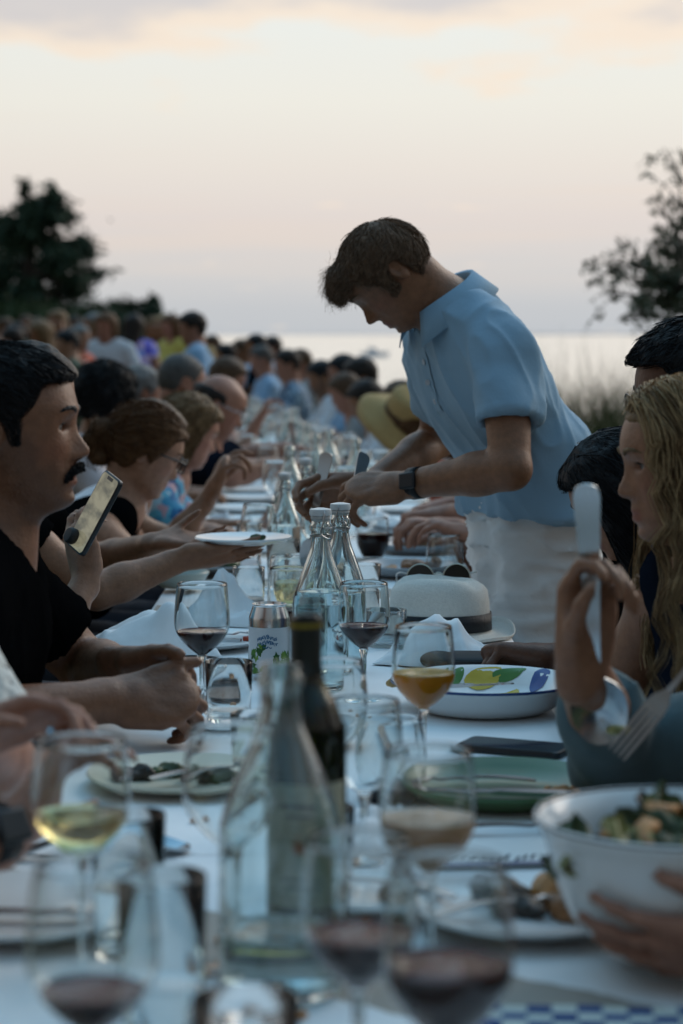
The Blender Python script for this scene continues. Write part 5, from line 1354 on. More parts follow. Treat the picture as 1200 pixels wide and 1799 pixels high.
            g.add((slv, np.min([q[1] for q in fns], axis=0), np.max([q[2] for q in fns], axis=0)), .022)
        if hem_n is not None:
            for sg in (-1, 1): hj = p.hip+p.l*sg*.085*s-p.up*.06*s; g.rc(hj-p.up*.06, hj+p.up*.12, .112*s, .094*s, .05)
        # neckline
        fw = nrm(np.cross(p.lt, p.spine))
        g.cut_rc(p.neck+p.spine*.012+fw*.005, p.neck+p.spine*.14+fw*.02, neckhole*s, neckhole*s*1.3, .006)
        if vneck: g.cut_rc(p.neck+p.spine*.03+fw*.09, p.neck-p.spine*vneck+fw*.13, .05*s, .012*s, .006)
        hemz = p.hip-p.spine*hem*s; hn = -p.spine if hem_n is None else np.array(hem_n, float); g.cut_plane(hemz, hn, hemz-.30, hemz+np.array([.30, .30, .16])); cover = g
        Vg, Qg = g.mesh(gh or max(.007, h), 1); Ng = vnormals(Vg, Qg)
        if folds:
            L_ = Vg-p.hip; q = np.stack([L_ @ p.lt, L_ @ p.spine*.45, L_ @ fw], 1); n1 = fbm(q+7*s, fold_scale, 3, 3); q2 = np.stack([q[:, 0]*.8+q[:, 1]*.9, q[:, 1]*.5-q[:, 0]*.4, q[:, 2]], 1); rg = (1-np.abs(vnoise(q2+3, fold_scale*1.9, 13)))**3+.6*(1-np.abs(vnoise(q2*np.array([1.3, .7, 1])+9, fold_scale*3.1, 17)))**4; Vg = Vg+Ng*(folds*(.6*n1+.55*(rg-.45)))[:, None]
        to = mesh(top_name, Vg, Qg, top, root, off=off)
    V, Q, tint = body
    deep = (V-p.hip) @ p.spine < -.03*s if legs else np.zeros(len(V), bool)
    deep &= np.linalg.norm((V-p.hip)[:, :2], axis=1) < .17
    if cover is not None: deep |= cover.eval(V) < -.008
    # the part of the skin that lies under cloth is kept whole but much coarser
    ids = np.arange(len(V)); cell = np.floor(V/.03).astype(np.int64); key = (cell[:, 0]*73856093) ^ (cell[:, 1]*19349663) ^ (cell[:, 2]*83492791)
    _, first, inv = np.unique(key[deep], return_index=True, return_inverse=True)
    if deep.any(): dv = ids[deep]; ids[deep] = dv[first][inv]
    T3 = np.concatenate([Q[:, [0, 1, 2]], Q[:, [0, 2, 3]]]); T3 = ids[T3]; ok = (T3[:, 0] != T3[:, 1]) & (T3[:, 1] != T3[:, 2]) & (T3[:, 0] != T3[:, 2]); T3 = T3[ok]
    used = np.zeros(len(V), bool); used[T3.ravel()] = True; re_ = np.cumsum(used)-1
    mesh('skin', V[used], re_[T3].astype(np.int32), sk, root, tint=tint[used], off=off)
    if legs:
        b = Field(); g = .012; sl_ = getattr(p, 'slim', 0); b.add(f_ecap(p.hip-p.spine*.06*s, p.hip+p.spine*.06*s, .152*s+g*.3-.012*sl_, .150*s+g*.3-.02*sl_, p.l, .74-.16*sl_), .03)
        for kn, an, sg in ((p.knL, p.anL, 1), (p.knR, p.anR, -1)):
            hj = p.hip+p.l*sg*(.085-.015*sl_)*s-p.up*.03*s; b.rc(hj-p.up*.04*sl_, kn-p.l*sg*.02*sl_, .082*s+g, .060*s+g+.008*sl_, .03+.03*sl_); b.rc(kn, an, .058*s+g, .040*s+g, .02)
        Vb, Qb = b.mesh(leg_h or max(.026, h), 1); Vb = Vb+vnormals(Vb, Qb)*(fbm(Vb*np.array([1, 1, 1.8]), 11, 8, 3)*.005+(.006 if leg_h is None else .015)*((1-np.abs(vnoise(Vb*np.array([.8, .8, 2.6])+Vb[:, [2, 0, 1]]*.5, 15, 21)))**4-.2))[:, None]
        mesh('trousers', Vb, Qb, bottom or JEANS, root, off=off)
        for an in (p.anL, p.anR):
            b = Field(); b.add(f_ecap(an-p.up*.045-p.f*.03, an-p.up*.050+p.f*.15, .040, .036, p.l, .9), .01); b.rc(an, an-p.up*.04, .040, .04, .02)
            zf = p.base[2]; b.cut_plane((0, 0, zf+.002), (0, 0, -1), an-.3, an+.3, .002); Vb, Qb = b.mesh(.02, 1); mesh('shoe', Vb, Qb, BLACKR, root, off=off)
    root['_'] = 0; del root['_']
    return root, A, P, R3, hs, loc
away = lambda c: (lambda q: (lambda d: d/(np.linalg.norm(d, axis=1)[:, None]+1e-9))(q-np.array(c)))
def toward(c): return lambda q: (lambda d: d/(np.linalg.norm(d, axis=1)[:, None]+1e-9))(np.array(c)-q)
def glasses_on(P, root, off, m, round_=False, sc=1.0, thick=.0018):
    t = None
    for sg in (-1, 1):
        n = 24; pts = []
        for q in range(n+1):
            a_ = 2*math.pi*q/n; ex = 1 if round_ else 1.6; cs, sn = math.cos(a_), math.sin(a_); rr = 1/((abs(cs)**(2*ex)+abs(sn)**(2*ex))**(1/(2*ex)))
            pts.append(P(.108-.012*abs(cs*rr*.024+.031*1)*8*.1, sg*.033+cs*rr*.0245, -.004+sn*rr*.0185))
        MB().tube(pts, thick, 6, cap=False).build('spectacle_rim', m, root, off=off)
        MB().tube(spline([P(.107, sg*.058, .004), P(.09, sg*.071, .005), P(.04, sg*.079, .004), P(-.005, sg*.081, .006), P(-.02, sg*.080, -.008)], 14), thick*.9, 6).build('spectacle_temple', m, root, off=off)
    MB().tube(spline([P(.107, -.010, .0), P(.112, 0, .004), P(.107, .010, .0)], 8), thick*.9, 6).build('spectacle_bridge', m, root, off=off)
# ------------------------------------------------------------------ the man with moustache and black T-shirt
BLACKT = cloth_m('black', (.0035, .0037, .0042)); NAVY = cloth_m('navy', (.007, .010, .017)); WHITEC = cloth_m('white', (.55, .58, .62)); LBLUE = cloth_m('light_blue', (.22, .36, .52))
p = seated(-.665, 3.0, 0, 22, 0, 1.0)
moust, A, P, R3, hs, loc = person(p, 'man with dark moustache and black T-shirt, hands clasped on the table', dict(c=W(12, 755, 1300), yaw=1, pitch=-4, sc=1.0), 'olive', BLACKT, .62, 't_shirt', ('short', 'black'),
    arms={'R': dict(wr=(-.315, 2.955, .812), el=(-.53, 2.82, .80), hand=dict(d=(1, .22, -.06), pn=(.1, .75, -.65), curl=(48, 62, 35), thumb_dir=(.75, .35, .25))),
          'L': dict(wr=(-.305, 3.105, .835), el=(-.375, 3.30, .80), hand=dict(d=(.85, -.50, -.08), pn=(-.3, -.75, -.55), curl=(45, 60, 40), thumb_dir=(.8, .35, .1)))},
    h=.0040, gh=.008, neckhole=.066, vneck=.05, beard=.55, headargs=dict(nose=1.0, chin=1.15, brow=1.25), gaze=(1, 0, .02), loose=.016, folds=.010,
    hairopts=dict(thick=(.0035, .010), rough=.002, seed=2, strands=[dict(flow=away((-.07, 0, .10)), n=7000, length=.032, steps=5, lift=.005, r0=.0005, r1=.0002, jitter=.25)]))
fm = Field()
for sg in (-1, 1):
    pts = spline([P(.0945, 0, -.0570), P(.0925, sg*.010, -.0580), P(.0870, sg*.022, -.0625), P(.0785, sg*.029, -.0725)], 8)
    for q in range(7): fm.rc(pts[q], pts[q+1], .0050-.0003*q, .0050-.0003*(q+1), .003)
Vm, Qm = fm.mesh(.0018, 1); Vm = Vm+vnormals(Vm, Qm)*(fbm(Vm, 600, 2)*.0012)[:, None]; mo_ = mesh('moustache', Vm, Qm, hairm('black'), moust, off=p.base)
hair_strands(fm, Vm, Qm, lambda X: np.tile(R3 @ np.array([.15, 0, -1.]), (len(X), 1))+(X-P(.09, 0, -.05))*18, mo_, hairm('black'), p.base, n=1500, length=.013, steps=4, lift=.0015, r0=.0005, jitter=.3)
chair(-.72, 3.0, 0)

# ------------------------------------------------------------------ the serving man in the blue polo shirt
POLO = mat('polo_pique', (.25, .385, .50), .85, spec=.2, sheen=.1, var=.05, vscale=8, bump=.30, bscale=20, weave=.25)
WTROU = cloth_m('white_trousers', (.76, .76, .75))
p = Pose(); yw = R(200); p.f = np.array([math.cos(yw), math.sin(yw), 0]); p.l = np.array([-p.f[1], p.f[0], 0]); p.up = np.array([0, 0, 1.]); p.sc = 1.0; p.female = False
p.hip = W(932, 862, 880); p.hip[1] = 4.46; p.neck = W(792, 540, 880); p.neck[1] = 4.41; p.base = np.array([p.hip[0], p.hip[1], gz(0, p.hip[1])]); p.spine = nrm(p.neck-p.hip); p.lt = nrm(p.l-p.spine*(p.l @ p.spine))
p.shL = p.neck-p.spine*.098+p.lt*.166; p.shR = p.neck-p.spine*.098-p.lt*.166
p.knL = p.hip+p.l*.10-p.up*.43+p.f*.03; p.knR = p.hip-p.l*.10-p.up*.43+p.f*.01; p.anL = np.append((p.hip+p.l*.12)[:2], p.base[2]+.085); p.anR = np.append((p.hip-p.l*.12)[:2], p.base[2]+.085); p.standing = True; p.slim = 1
wL = W(724, 850, 908); wR = W(650, 852, 858)
floppy = lambda q: (lambda d: d/(np.linalg.norm(d, axis=1)[:, None]+1e-9))(np.stack([.75+0*q[:, 0]-2.0*np.clip(-q[:, 0]-.03, 0, 1)*8, q[:, 1]*5, -.25+0*q[:, 2]-6*np.clip(.05-q[:, 2], 0, 1)], 1))
serv, A, P, R3, hs, loc = person(p, 'brown-haired man in light blue polo bending over the table to serve', dict(c=W(681, 479, 890), yaw=184, pitch=51, sc=.925), 'tan', POLO, .60, 'polo_shirt', ('swept', 'servbrown'),
    arms={'L': dict(wr=wL, el=W(897, 824, 935), fat=.98, hand=dict(d=(-1, .30, -.12), pn=(-.15, .55, -.80), sc=1.08, fing=[(26, 38, 20), (38, 46, 25), (44, 50, 30), (48, 54, 30)], thumb_dir=(.85, .35, -.35))),
          'R': dict(wr=wR, el=W(770, 772, 822), fat=.95, hand=dict(d=(-1, -.12, -.10), pn=(.1, -.75, -.55), sc=1.08, fing=[(22, 40, 25), (36, 46, 28), (44, 50, 30), (48, 54, 30)], thumb_dir=(.95, .25, -.2)))},
    h=.0042, gh=.0055, neckhole=.074, loose=.011, sleeve_loose=.011, folds=.017, fold_scale=7, bottom=WTROU, leg_h=.009, hem=.055, hem_n=(0, 0, -1), headargs=dict(nose=1.08, chin=1.0, brow=1.1, closed=True), beard=.12,
    hairopts=dict(thick=(.008, .003), rough=.003, seed=5, extra=[((.080, .02, .070), (.100, .0, .058), .020, .012, .03), ((.07, -.03, .072), (.096, -.03, .060), .020, .012, .03)],
        strands=[dict(flow=floppy, n=7000, length=.060, steps=7, lift=.007, r0=.00048, r1=.0002, jitter=.28, wave=.0022), dict(flow=floppy, n=700, length=.045, steps=8, lift=.020, r0=.00028, r1=.00012, wave=.003, jitter=.6, filt=lambda q: q[:, 0] > .05)]))
serv_P = P
# collar: two stand-up leaves with turned points
def collar(p, P_in, m, root, off, r=.072, h=.036):
    fw = nrm(np.cross(p.lt, p.spine)); n = 40; V = []
    ax_ = nrm(p.spine*.88+fw*.50)
    for layer, (ra, hh) in enumerate(((r*1.0, 0.006), (r*.94, h+.010), (r*1.06, h+.013), (r*1.50, -.004))):
        for q in range(n+1):
            t = -math.pi*.84+2*math.pi*.84*q/n            # 0 = nape
            front = abs(t)/(math.pi*.84)
            c0 = p.neck+p.spine*.004+fw*.012; dirv = -fw*math.cos(t)+p.lt*math.sin(t)
            drop = -.028*front**2.2-(.008*max(0, front-.80)/.2 if layer == 3 else 0)
            sp_ = 1.0+.16*front
            V.append(c0+dirv*ra*sp_+p.spine*(hh+drop)-fw*.008*front)
    w_ = n+1
    o = mesh('collar', np.array(V), [(l*w_+q, l*w_+q+1, (l+1)*w_+q+1, (l+1)*w_+q) for l in range(3) for q in range(n)], m, root, off=off)
    s_ = o.modifiers.new('s', 'SOLIDIFY'); s_.thickness = .0025; return o
collar(p, P, POLO, serv, p.base)
fw = nrm(np.cross(p.lt, p.spine))
def shirt_front(p, dn, lat=0.0, out=.0):               # a point on the chest, dn below the neck
    a_ = p.neck-p.spine*dn; return a_+fw*(.118-.25*max(0, .10-dn)+out)+p.lt*lat
dg = bpy.context.evaluated_depsgraph_get()
shirt = [o for o in serv.children if o.name.startswith('polo')][0]
bpy.context.view_layer.update()
def on_shirt(pt, d):
    o0 = Vector(tuple(pt-p.base)); ok, co, no, _ = shirt.ray_cast(o0+Vector(tuple(d))*.25, -Vector(tuple(d)))
    return (np.array(co)+p.base, np.array(no)) if ok else (np.array(pt), np.array(d))
V = []
for q in range(12):
    for lt_ in (-.016, .016):
        co, no = on_shirt(p.neck-p.spine*(.045+.012*q)+p.lt*lt_, fw); V.append(co+no*.0022)
mesh('placket', np.array(V), [(2*q, 2*q+1, 2*q+3, 2*q+2) for q in range(11)], POLO, serv, off=p.base)
for dn in (.075, .115, .155):
    co, no = on_shirt(p.neck-p.spine*dn, fw); z = nrm(no); x = nrm(np.cross(z, (0, 0, 1.))); y = np.cross(z, x)
    MB().lathe([(0, 0), (.0055, 0), (.006, .001), (.0055, .002), (.003, .0014), (0, .0014)], 14, tuple(co+z*.003), np.stack([x, y, z], 1)).build('button', mat('button', (.45, .50, .55), .3), serv, off=p.base)
# smart watch
def watch(A_, root, off, face_dir, m=BLACKR, t=.12, r=.034, label=None, square=True, face=BLACKP):
    sh, el, wr, _ = A_; ax_ = nrm(wr-el); c0 = wr-ax_*.012; u = nrm(np.asarray(face_dir)-ax_*(ax_ @ np.asarray(face_dir))); v = np.cross(ax_, u); n = 28; V = []
    for dd, rr in ((-.011, r), (-.012, r+.0025), (.012, r+.0025), (.011, r)):
        for q in range(n): a_ = 2*math.pi*q/n; V.append(c0+ax_*dd+rr*(math.cos(a_)*u+.92*math.sin(a_)*v))
    b = mesh('watch_strap', np.array(V), [(l*n+q, l*n+(q+1) % n, (l+1)*n+(q+1) % n, (l+1)*n+q) for l in range(3) for q in range(n)], m, root, off=off)
    bx = MB().box(tuple(c0+u*(r+.004)), (.036, .032, .010), np.stack([ax_, v, u], 1)).build('watch_case', face, b, False, off=off); q = bx.modifiers.new('b', 'BEVEL'); q.width = .004; q.segments = 3
watch(A['L'], serv, p.base, (-.1, -1, .25), r=.0315)
# his two serving spoons
sp1 = cutlery('serving_spoon', (0, 0, 0), 0, 'steel serving spoon held upright in the serving man\'s far hand'); aim(sp1, W(573, 803, 866), W(550, 1010, 866), (-.5, -1, 0))
sp2 = cutlery('serving_spoon', (0, 0, 0), 0, 'worn steel serving spoon held in the serving man\'s near hand', m=STEEL_D); aim(sp2, W(640, 802, 880), W(570, 985, 905), (.6, -.9, .3))
# ------------------------------------------------------------------ the other guests
FLORAL_B = mat_cells('blue_floral', [(.03, .14, .30), (.05, .25, .42), (.30, .45, .52), (.02, .07, .18), (.10, .36, .50), (.45, .30, .34)], 42)
FLORAL_P = mat_cells('purple_floral', [(.12, .12, .66), (.18, .20, .75), (.50, .25, .60), (.05, .05, .36), (.26, .36, .75), (.60, .46, .68)], 20)
FLORAL_C = mat_cells('coral_floral', [(.42, .085, .05), (.50, .11, .07), (.46, .10, .06), (.10, .02, .02), (.48, .10, .06), (.55, .40, .34)], 26)
FLORAL_N = mat_cells('navy_white_floral', [(.10, .18, .26), (.30, .40, .48), (.06, .10, .17), (.22, .34, .46), (.04, .07, .12)], 48)
TEAL_P = mat_cells('teal_print', [(.05, .26, .36), (.10, .38, .46), (.04, .12, .30), (.20, .46, .50)], 40)
DOTS = mat_cells('blue_small_check', [(.015, .03, .07), (.05, .09, .16), (.015, .03, .08)], 160)
GREYT = cloth_m('grey', (.20, .22, .23)); OLIVE = cloth_m('olive', (.10, .11, .07)); YELL = cloth_m('yellow', (.50, .42, .09)); PINKW = cloth_m('pink_white', (.52, .47, .48)); TANC = cloth_m('tan_dress', (.24, .15, .08))
def guest(px, py, s, side, label, hair=('short', 'dark'), top=None, sleeve=.5, female=False, sk='warm', h=None, yaw=0, pitch=12, roll=0, arms=None, sc=1.0, stand=False, ang=None, hairopts=None, with_chair=True, hs=.95, twist=0, **kw):
    c = W(px, py, s); d = c[1]; tang = (cx(d+.5)-cx(d-.5)); fa = math.degrees(math.atan2(-tang, 1))+(180 if side == 'R' else 0)
    if ang is not None: fa = ang
    h = h or (.0066 if s > 600 else .008 if s > 380 else .012 if s > 240 else .016)
    z0 = gz(c[0], d)
    if stand:
        scp = sc; p = standing(c[0], d, fa, 3, scp, female); p.base[2] = z0; dz = (c[2]-.135*scp)-p.neck[2]; dx = c[:2]-.03*p.f[:2]-p.neck[:2]
        for k in ('hip', 'neck', 'shL', 'shR', 'knL', 'knR', 'anL', 'anR'): v = getattr(p, k); v[:2] += dx; v[2] += dz
        p.base = np.array([p.hip[0], p.hip[1], p.anL[2]-.085])
    else:
        p = seated(c[0], d, fa, 10, twist, sc, female); f_ = p.f; neck = c-np.array([0, 0, .150*sc])-f_*(.025+.06*math.sin(R(pitch))); hz = z0+.54; L_ = .50*sc; dz = neck[2]-hz
        if dz > L_*.985: hz = neck[2]-L_*.985; dz = L_*.985
        dx = math.sqrt(max(.0004, L_*L_-dz*dz)); hip = np.array([*(neck-f_*dx)[:2], hz]); p.hip = hip; p.neck = neck; p.spine = nrm(neck-hip); p.base = np.array([hip[0], hip[1], z0]); sw = (.160 if female else .180)*sc
        p.shL = neck-p.spine*.07*sc+p.lt*sw; p.shR = neck-p.spine*.07*sc-p.lt*sw
        for sg, kn, an in ((1, 'knL', 'anL'), (-1, 'knR', 'anR')):
            q = hip+f_*.42+p.l*sg*.11; q[2] = hz-.03; setattr(p, kn, q); r_ = q+f_*.02; r_[2] = z0+.085; setattr(p, an, r_)
        if arms is None:
            arms = {}
            for sd, sg in (('L', 1), ('R', -1)):
                w_ = neck+f_*.33+p.l*sg*.10; w_[2] = tz(d)+.045; arms[sd] = dict(wr=w_, hand=dict(d=f_-p.l*sg*.4, curl=(35, 40, 25)))
        if with_chair: chair(hip[0]-f_[0]*.04, hip[1]-f_[1]*.04, R(fa))
    ho = hairopts or dict(thick=(.010, .018), rough=.004, seed=int(px) % 17)
    if hair is None: ho = None
    r = person(p, label, dict(c=c, yaw=fa+yaw, pitch=pitch, roll=roll, sc=hs*sc), sk, top, sleeve, 'dress' if kw.pop('dress', False) else 'shirt', hair, arms=arms, h=h, gh=max(.014, h*1.5), hairopts=ho, eyesopen=False if s < 650 else True, **kw)
    return r, p
def hat_on(P, R3, root, off, m, brim, crown=.085, hh=.10, band=None, c=(-.01, 0, .075), tilt=0.0, droop=.02, flat=1.0, name='straw_hat', axis=None):
    M = R3 @ np.array(Matrix.Rotation(tilt, 3, 'Y')); o = P(*c); n = 48
    if axis is not None: z_ = nrm(axis); x_ = nrm(np.cross((0, 1., 0), z_)); M = np.stack([x_, np.cross(z_, x_), z_], 1)
    V = []; prof = [(brim, -droop), (brim*.86, -droop*.45), (crown*1.12, .0), (crown, .012), (crown*.98, hh*.5), (crown*.93, hh*.85), (crown*.75, hh), (crown*.35, hh*flat), (.004, hh*flat)]
    for r, z in prof:
        for q in range(n): a_ = 2*math.pi*q/n; zz = z+(.012*math.sin(2*a_+1)+.006*math.sin(5*a_) if r > crown*1.15 else 0); V.append(o+M @ np.array([r*1.06*math.cos(a_), r*.94*math.sin(a_), zz]))
    k = len(prof); ob = mesh(name, np.array(V), [(l*n+q, l*n+(q+1) % n, (l+1)*n+(q+1) % n, (l+1)*n+q) for l in range(k-1) for q in range(n)], m, root, off=off); s_ = ob.modifiers.new('s', 'SOLIDIFY'); s_.thickness = .003
    if band is not None:
        V = []
        for z, r in ((.012, crown*1.025), (.036, crown*1.02)):
            for q in range(n): a_ = 2*math.pi*q/n; V.append(o+M @ np.array([r*1.06*math.cos(a_), r*.94*math.sin(a_), z]))
        mesh('hat_band', np.array(V), [(q, (q+1) % n, n+(q+1) % n, n+q) for q in range(n)], band, ob, off=off)

LONGX = [((-.03, .055, .02), (-.045, .065, -.16), .045, .030, .03), ((-.03, -.055, .02), (-.045, -.065, -.16), .045, .030, .03), ((-.075, 0, .03), (-.085, 0, -.20), .060, .045, .03)]
down = lambda q: np.stack([-.35+0*q[:, 0], q[:, 1]*4, -1-8*np.clip(.03-q[:, 2], 0, .3)], 1)

# left row, from the camera outwards
#  guest in white crochet, only sleeve and hands in view
CROCH = mat('white_crochet', (.62, .62, .58), .9, spec=.1)
_n = CROCH.node_tree; _v = _n.nodes.new('ShaderNodeTexVoronoi'); _v.inputs['Scale'].default_value = 75; _tc = _n.nodes.new('ShaderNodeTexCoord'); _n.links.new(_tc.outputs['Object'], _v.inputs['Vector'])
_r = _n.nodes.new('ShaderNodeValToRGB'); _r.color_ramp.elements[0].position = .16; _r.color_ramp.elements[0].color = (.06, .045, .04, 1); _r.color_ramp.elements[1].position = .30; _r.color_ramp.elements[1].color = (.62, .62, .58, 1)
_n.links.new(_v.outputs['Distance'], _r.inputs[0]); _n.links.new(_r.outputs[0], _n.nodes['Principled BSDF'].inputs['Base Color']); _b = _n.nodes.new('ShaderNodeBump'); _b.inputs['Distance'].default_value = .004; _n.links.new(_v.outputs['Distance'], _b.inputs['Height']); _n.links.new(_b.outputs[0], _n.nodes['Principled BSDF'].inputs['Normal'])
(r0, p0) = guest(-205, 725, 1690, 'L', 'guest in white crochet sleeves with black watch, at the near left table edge', ('long', 'brown'), CROCH, .92, True, 'pink', .0068, pitch=15, twist=25,
    arms={'L': dict(wr=W(-58, 1292, 1820), el=W(12, 1350, 1620), hand=dict(d=(.92, -.1, .25), pn=(0, -.5, -.8), curl=(22, 35, 25))),
          'R': dict(wr=W(8, 1465, 1930), el=W(-260, 1530, 2050), hand=dict(d=(.45, .5, .75), pn=(.8, -.2, -.4), curl=(35, 40, 25)))}, hairopts=dict(thick=(.01, .015), extra=LONGX, rough=.004), loose=.018)
watch(r0[1]['R'], r0[0], p0.base, (.2, -1, .4), r=.0275, m=BLACKR)
ar = r0[1]['L'][3][1]; MB().lathe([(.0075, -.002), (.0092, -.002), (.0092, .002), (.0075, .002)], 18, tuple(r0[1]['L'][3][0]*.75+r0[1]['L'][2]*.25), np.array(Matrix.Rotation(R(90), 3, 'Y'))).build('ring', STEEL, r0[0], off=p0.base)

#  phone holder
(r1, p1) = guest(-38, 735, 1010, 'L', 'guest in teal print holding up a phone behind the moustached man', ('short', 'dark'), TEAL_P, .5, True, 'fair', .006, pitch=5,
    arms={'R': dict(wr=W(147, 1025, 985), el=W(100, 1130, 1000), hand=dict(d=(-.12, -.1, 1), pn=(.45, .75, .1), curl=(30, 45, 30), thumb_dir=(.8, .5, -.4))), 'L': None})
SCR = bpy.data.materials.new('phone_screen'); SCR.use_nodes = True; _n = SCR.node_tree; _pb = _n.nodes['Principled BSDF']; _tc = _n.nodes.new('ShaderNodeTexCoord'); _no = _n.nodes.new('ShaderNodeTexNoise'); _no.inputs['Scale'].default_value = 38; _no.inputs['Detail'].default_value = 4
_mp = _n.nodes.new('ShaderNodeMapping'); _mp.inputs['Scale'].default_value = (.6, 1.2, 1); _n.links.new(_tc.outputs['Object'], _mp.inputs[0]); _n.links.new(_mp.outputs[0], _no.inputs['Vector'])
_r = _n.nodes.new('ShaderNodeValToRGB'); e_ = _r.color_ramp.elements; e_[0].position = .36; e_[0].color = (.13, .13, .095, 1); e_[1].position = .62; e_[1].color = (.40, .38, .26, 1); q_ = e_.new(.48); q_.color = (.26, .25, .17, 1); _n.links.new(_no.outputs[0], _r.inputs[0])
_pb.inputs['Base Color'].default_value = (.02, .02, .02, 1); _pb.inputs['Roughness'].default_value = .1; _n.links.new(_r.outputs[0], _pb.inputs['Emission Color']); _pb.inputs['Emission Strength'].default_value = .55
ph = phone((0, 0, 0), 0, 'black phone held up with a picture on its screen', screen=SCR)
yv = nrm(W(196, 858, 1000)-W(148, 948, 1000)); nv = np.array([-.84, -.50, .08]); nv = nrm(nv-yv*(yv @ nv)); xv = np.cross(yv, nv); cc = W(170, 903, 1000)
Mx = Matrix(((xv[0], yv[0], nv[0], cc[0]), (xv[1], yv[1], nv[1], cc[1]), (xv[2], yv[2], nv[2], cc[2]), (0, 0, 0, 1))); ph.location = Mx.to_translation(); ph.rotation_euler = Mx.to_euler()
MB().lathe([(0, .0), (.013, .0), (.0145, .002), (.0145, .012), (.012, .016), (0, .017)], 28, (-.014, -.055, .009)).build('grip_knob', BLACKR, ph)
MB().box((0, .066, .0094), (.022, .006, .0004)).build('screen_notch', BLACKP, ph, False)

#  guest passing a plate
(r2, p2) = guest(50, 700, 880, 'L', 'guest in dark top reaching out to pass a plate', ('short', 'dark'), BLACKT, .45, True, 'warm', .0066, pitch=12,
    arms={'R': dict(wr=W(308, 988, 890), el=W(170, 1040, 905), fat=1.05, hand=dict(d=(1, .1, .12), pn=(0, .55, .75), sc=.90, curl=(3, 5, 4), thumb_dir=(.95, .25, .30))),
          'L': dict(wr=W(270, 955, 830), el=W(170, 985, 800), hand=dict(d=(1, -.35, .10), pn=(0, -.3, .9), curl=(6, 8, 5)))})
pl = plate(432, 880, 'white plate with scraps held out by the reaching arm', PORC, r=.098, h=.014); pl.location = tuple(W(428, 962, 880)+np.array([0, 0, .006]))
lump('food_piece', tuple(W(434, 960, 880)+np.array([.02, 0, .011])), .014, FOOD_G, 141, label='green scraps on the plate being passed')

#  woman with bun and glasses
back_flow = toward((-.115, 0, .0))
(r3, p3) = guest(253, 790, 715, 'L', 'woman with brown hair in a low bun, black glasses and black sleeveless top', ('back', 'chestnut'), BLACKT, 0, True, 'fair', .0055, yaw=12, pitch=22, roll=0, strap=True, sc=1.0, hs=1.0,
    arms={'R': dict(wr=W(318, 948, 690), el=W(232, 985, 735), fat=1.15, hand=dict(d=(.9, .4, -.1), pn=(.1, .3, -.9), curl=(35, 40, 30))), 'L': dict(wr=W(352, 930, 640), hand=dict(d=(.95, -.3, -.1), curl=(30, 40, 25)))},
    hairopts=dict(thick=(.010, .016), rough=.0012, seed=4, extra=[((-.10, .0, -.005), (-.122, .005, -.03), .042, .036, .012), ((-.09, .02, -.045), (-.105, -.01, -.062), .030, .022, .015), ((-.118, -.015, .01), (-.13, .01, .012), .026, .022, .01)],
        strands=[dict(flow=back_flow, n=4800, length=.06, steps=6, lift=.003, r0=.0005, jitter=.12), dict(flow=away((-.1, 0, -.02)), n=260, length=.05, steps=7, lift=.016, r0=.0005, wave=.005, jitter=.5, filt=lambda q: q[:, 0] < -.07)]))
glasses_on(r3[2], r3[0], p3.base, BLACKP, thick=.0024)
MB().tube(np.array([r3[1]['R'][2]+.027*np.array([0, math.cos(a_), math.sin(a_)]) for a_ in np.linspace(0, 6.28, 25)]), .003, 6, cap=False).build('bracelet', mat('bangle', (.35, .22, .08), .3, metal=1), r3[0], off=p3.base)

#  woman in white, raised hand
(r4, p4) = guest(262, 775, 655, 'L', 'woman in white top raising a curled hand in front of her', ('back', 'brown'), WHITEC, 0, True, 'tan', .0066, yaw=20, pitch=15, strap=True,
    arms={'R': dict(wr=W(362, 880, 660), el=W(305, 950, 665), hand=dict(d=(.42, 0, .9), pn=(.75, .1, -.4), fing=[(25, 35, 20), (45, 60, 35), (55, 65, 40), (40, 50, 30)], thumb_dir=(.85, .5, -.3), sc=1.05)), 'L': dict(wr=W(368, 925, 600), hand=dict(d=(.95, -.1, .05), curl=(15, 25, 15)))})
#  woman in blue floral
(r5, p5) = guest(330, 757, 592, 'L', 'woman with light brown hair in blue floral shirt', ('long', 'light'), FLORAL_B, .5, True, 'pink', .0065, yaw=12, pitch=18,
    hairopts=dict(thick=(.012, .02), rough=.005, seed=6, extra=[((-.04, .05, .02), (-.03, .06, -.085), .045, .03, .03), ((-.04, -.05, .02), (-.03, -.06, -.085), .045, .03, .03), ((-.07, 0, .02), (-.07, 0, -.09), .055, .04, .03)], strands=dict(flow=down, n=2200, length=.06, lift=.004, r0=.0008)))
#  bald man
(r6, p6) = guest(384, 712, 482, 'L', 'balding man with thin glasses and navy shirt stretching both arms over the table', ('bald', 'dark'), NAVY, .75, False, 'pink', .0065, yaw=6, pitch=24, hs=1.0,
    arms={'R': dict(wr=W(478, 818, 492), el=W(405, 835, 500), fat=1.1, hand=dict(d=(1, .2, 0), curl=(40, 50, 30))), 'L': dict(wr=W(500, 790, 462), el=W(425, 805, 452), fat=1.1, hand=dict(d=(1, -.2, 0), curl=(40, 50, 30)))},
    hairopts=dict(thick=(.010, .012), rough=.004, seed=3))
glasses_on(r6[2], r6[0], p6.base, STEEL_D, thick=.0012)
sp = cutlery('serving_spoon', (0, 0, 0), 0, 'pale serving spoon lifted by the balding man', L=.2); aim(sp, W(515, 760, 470), W(528, 812, 470), (-.3, -1, .2))
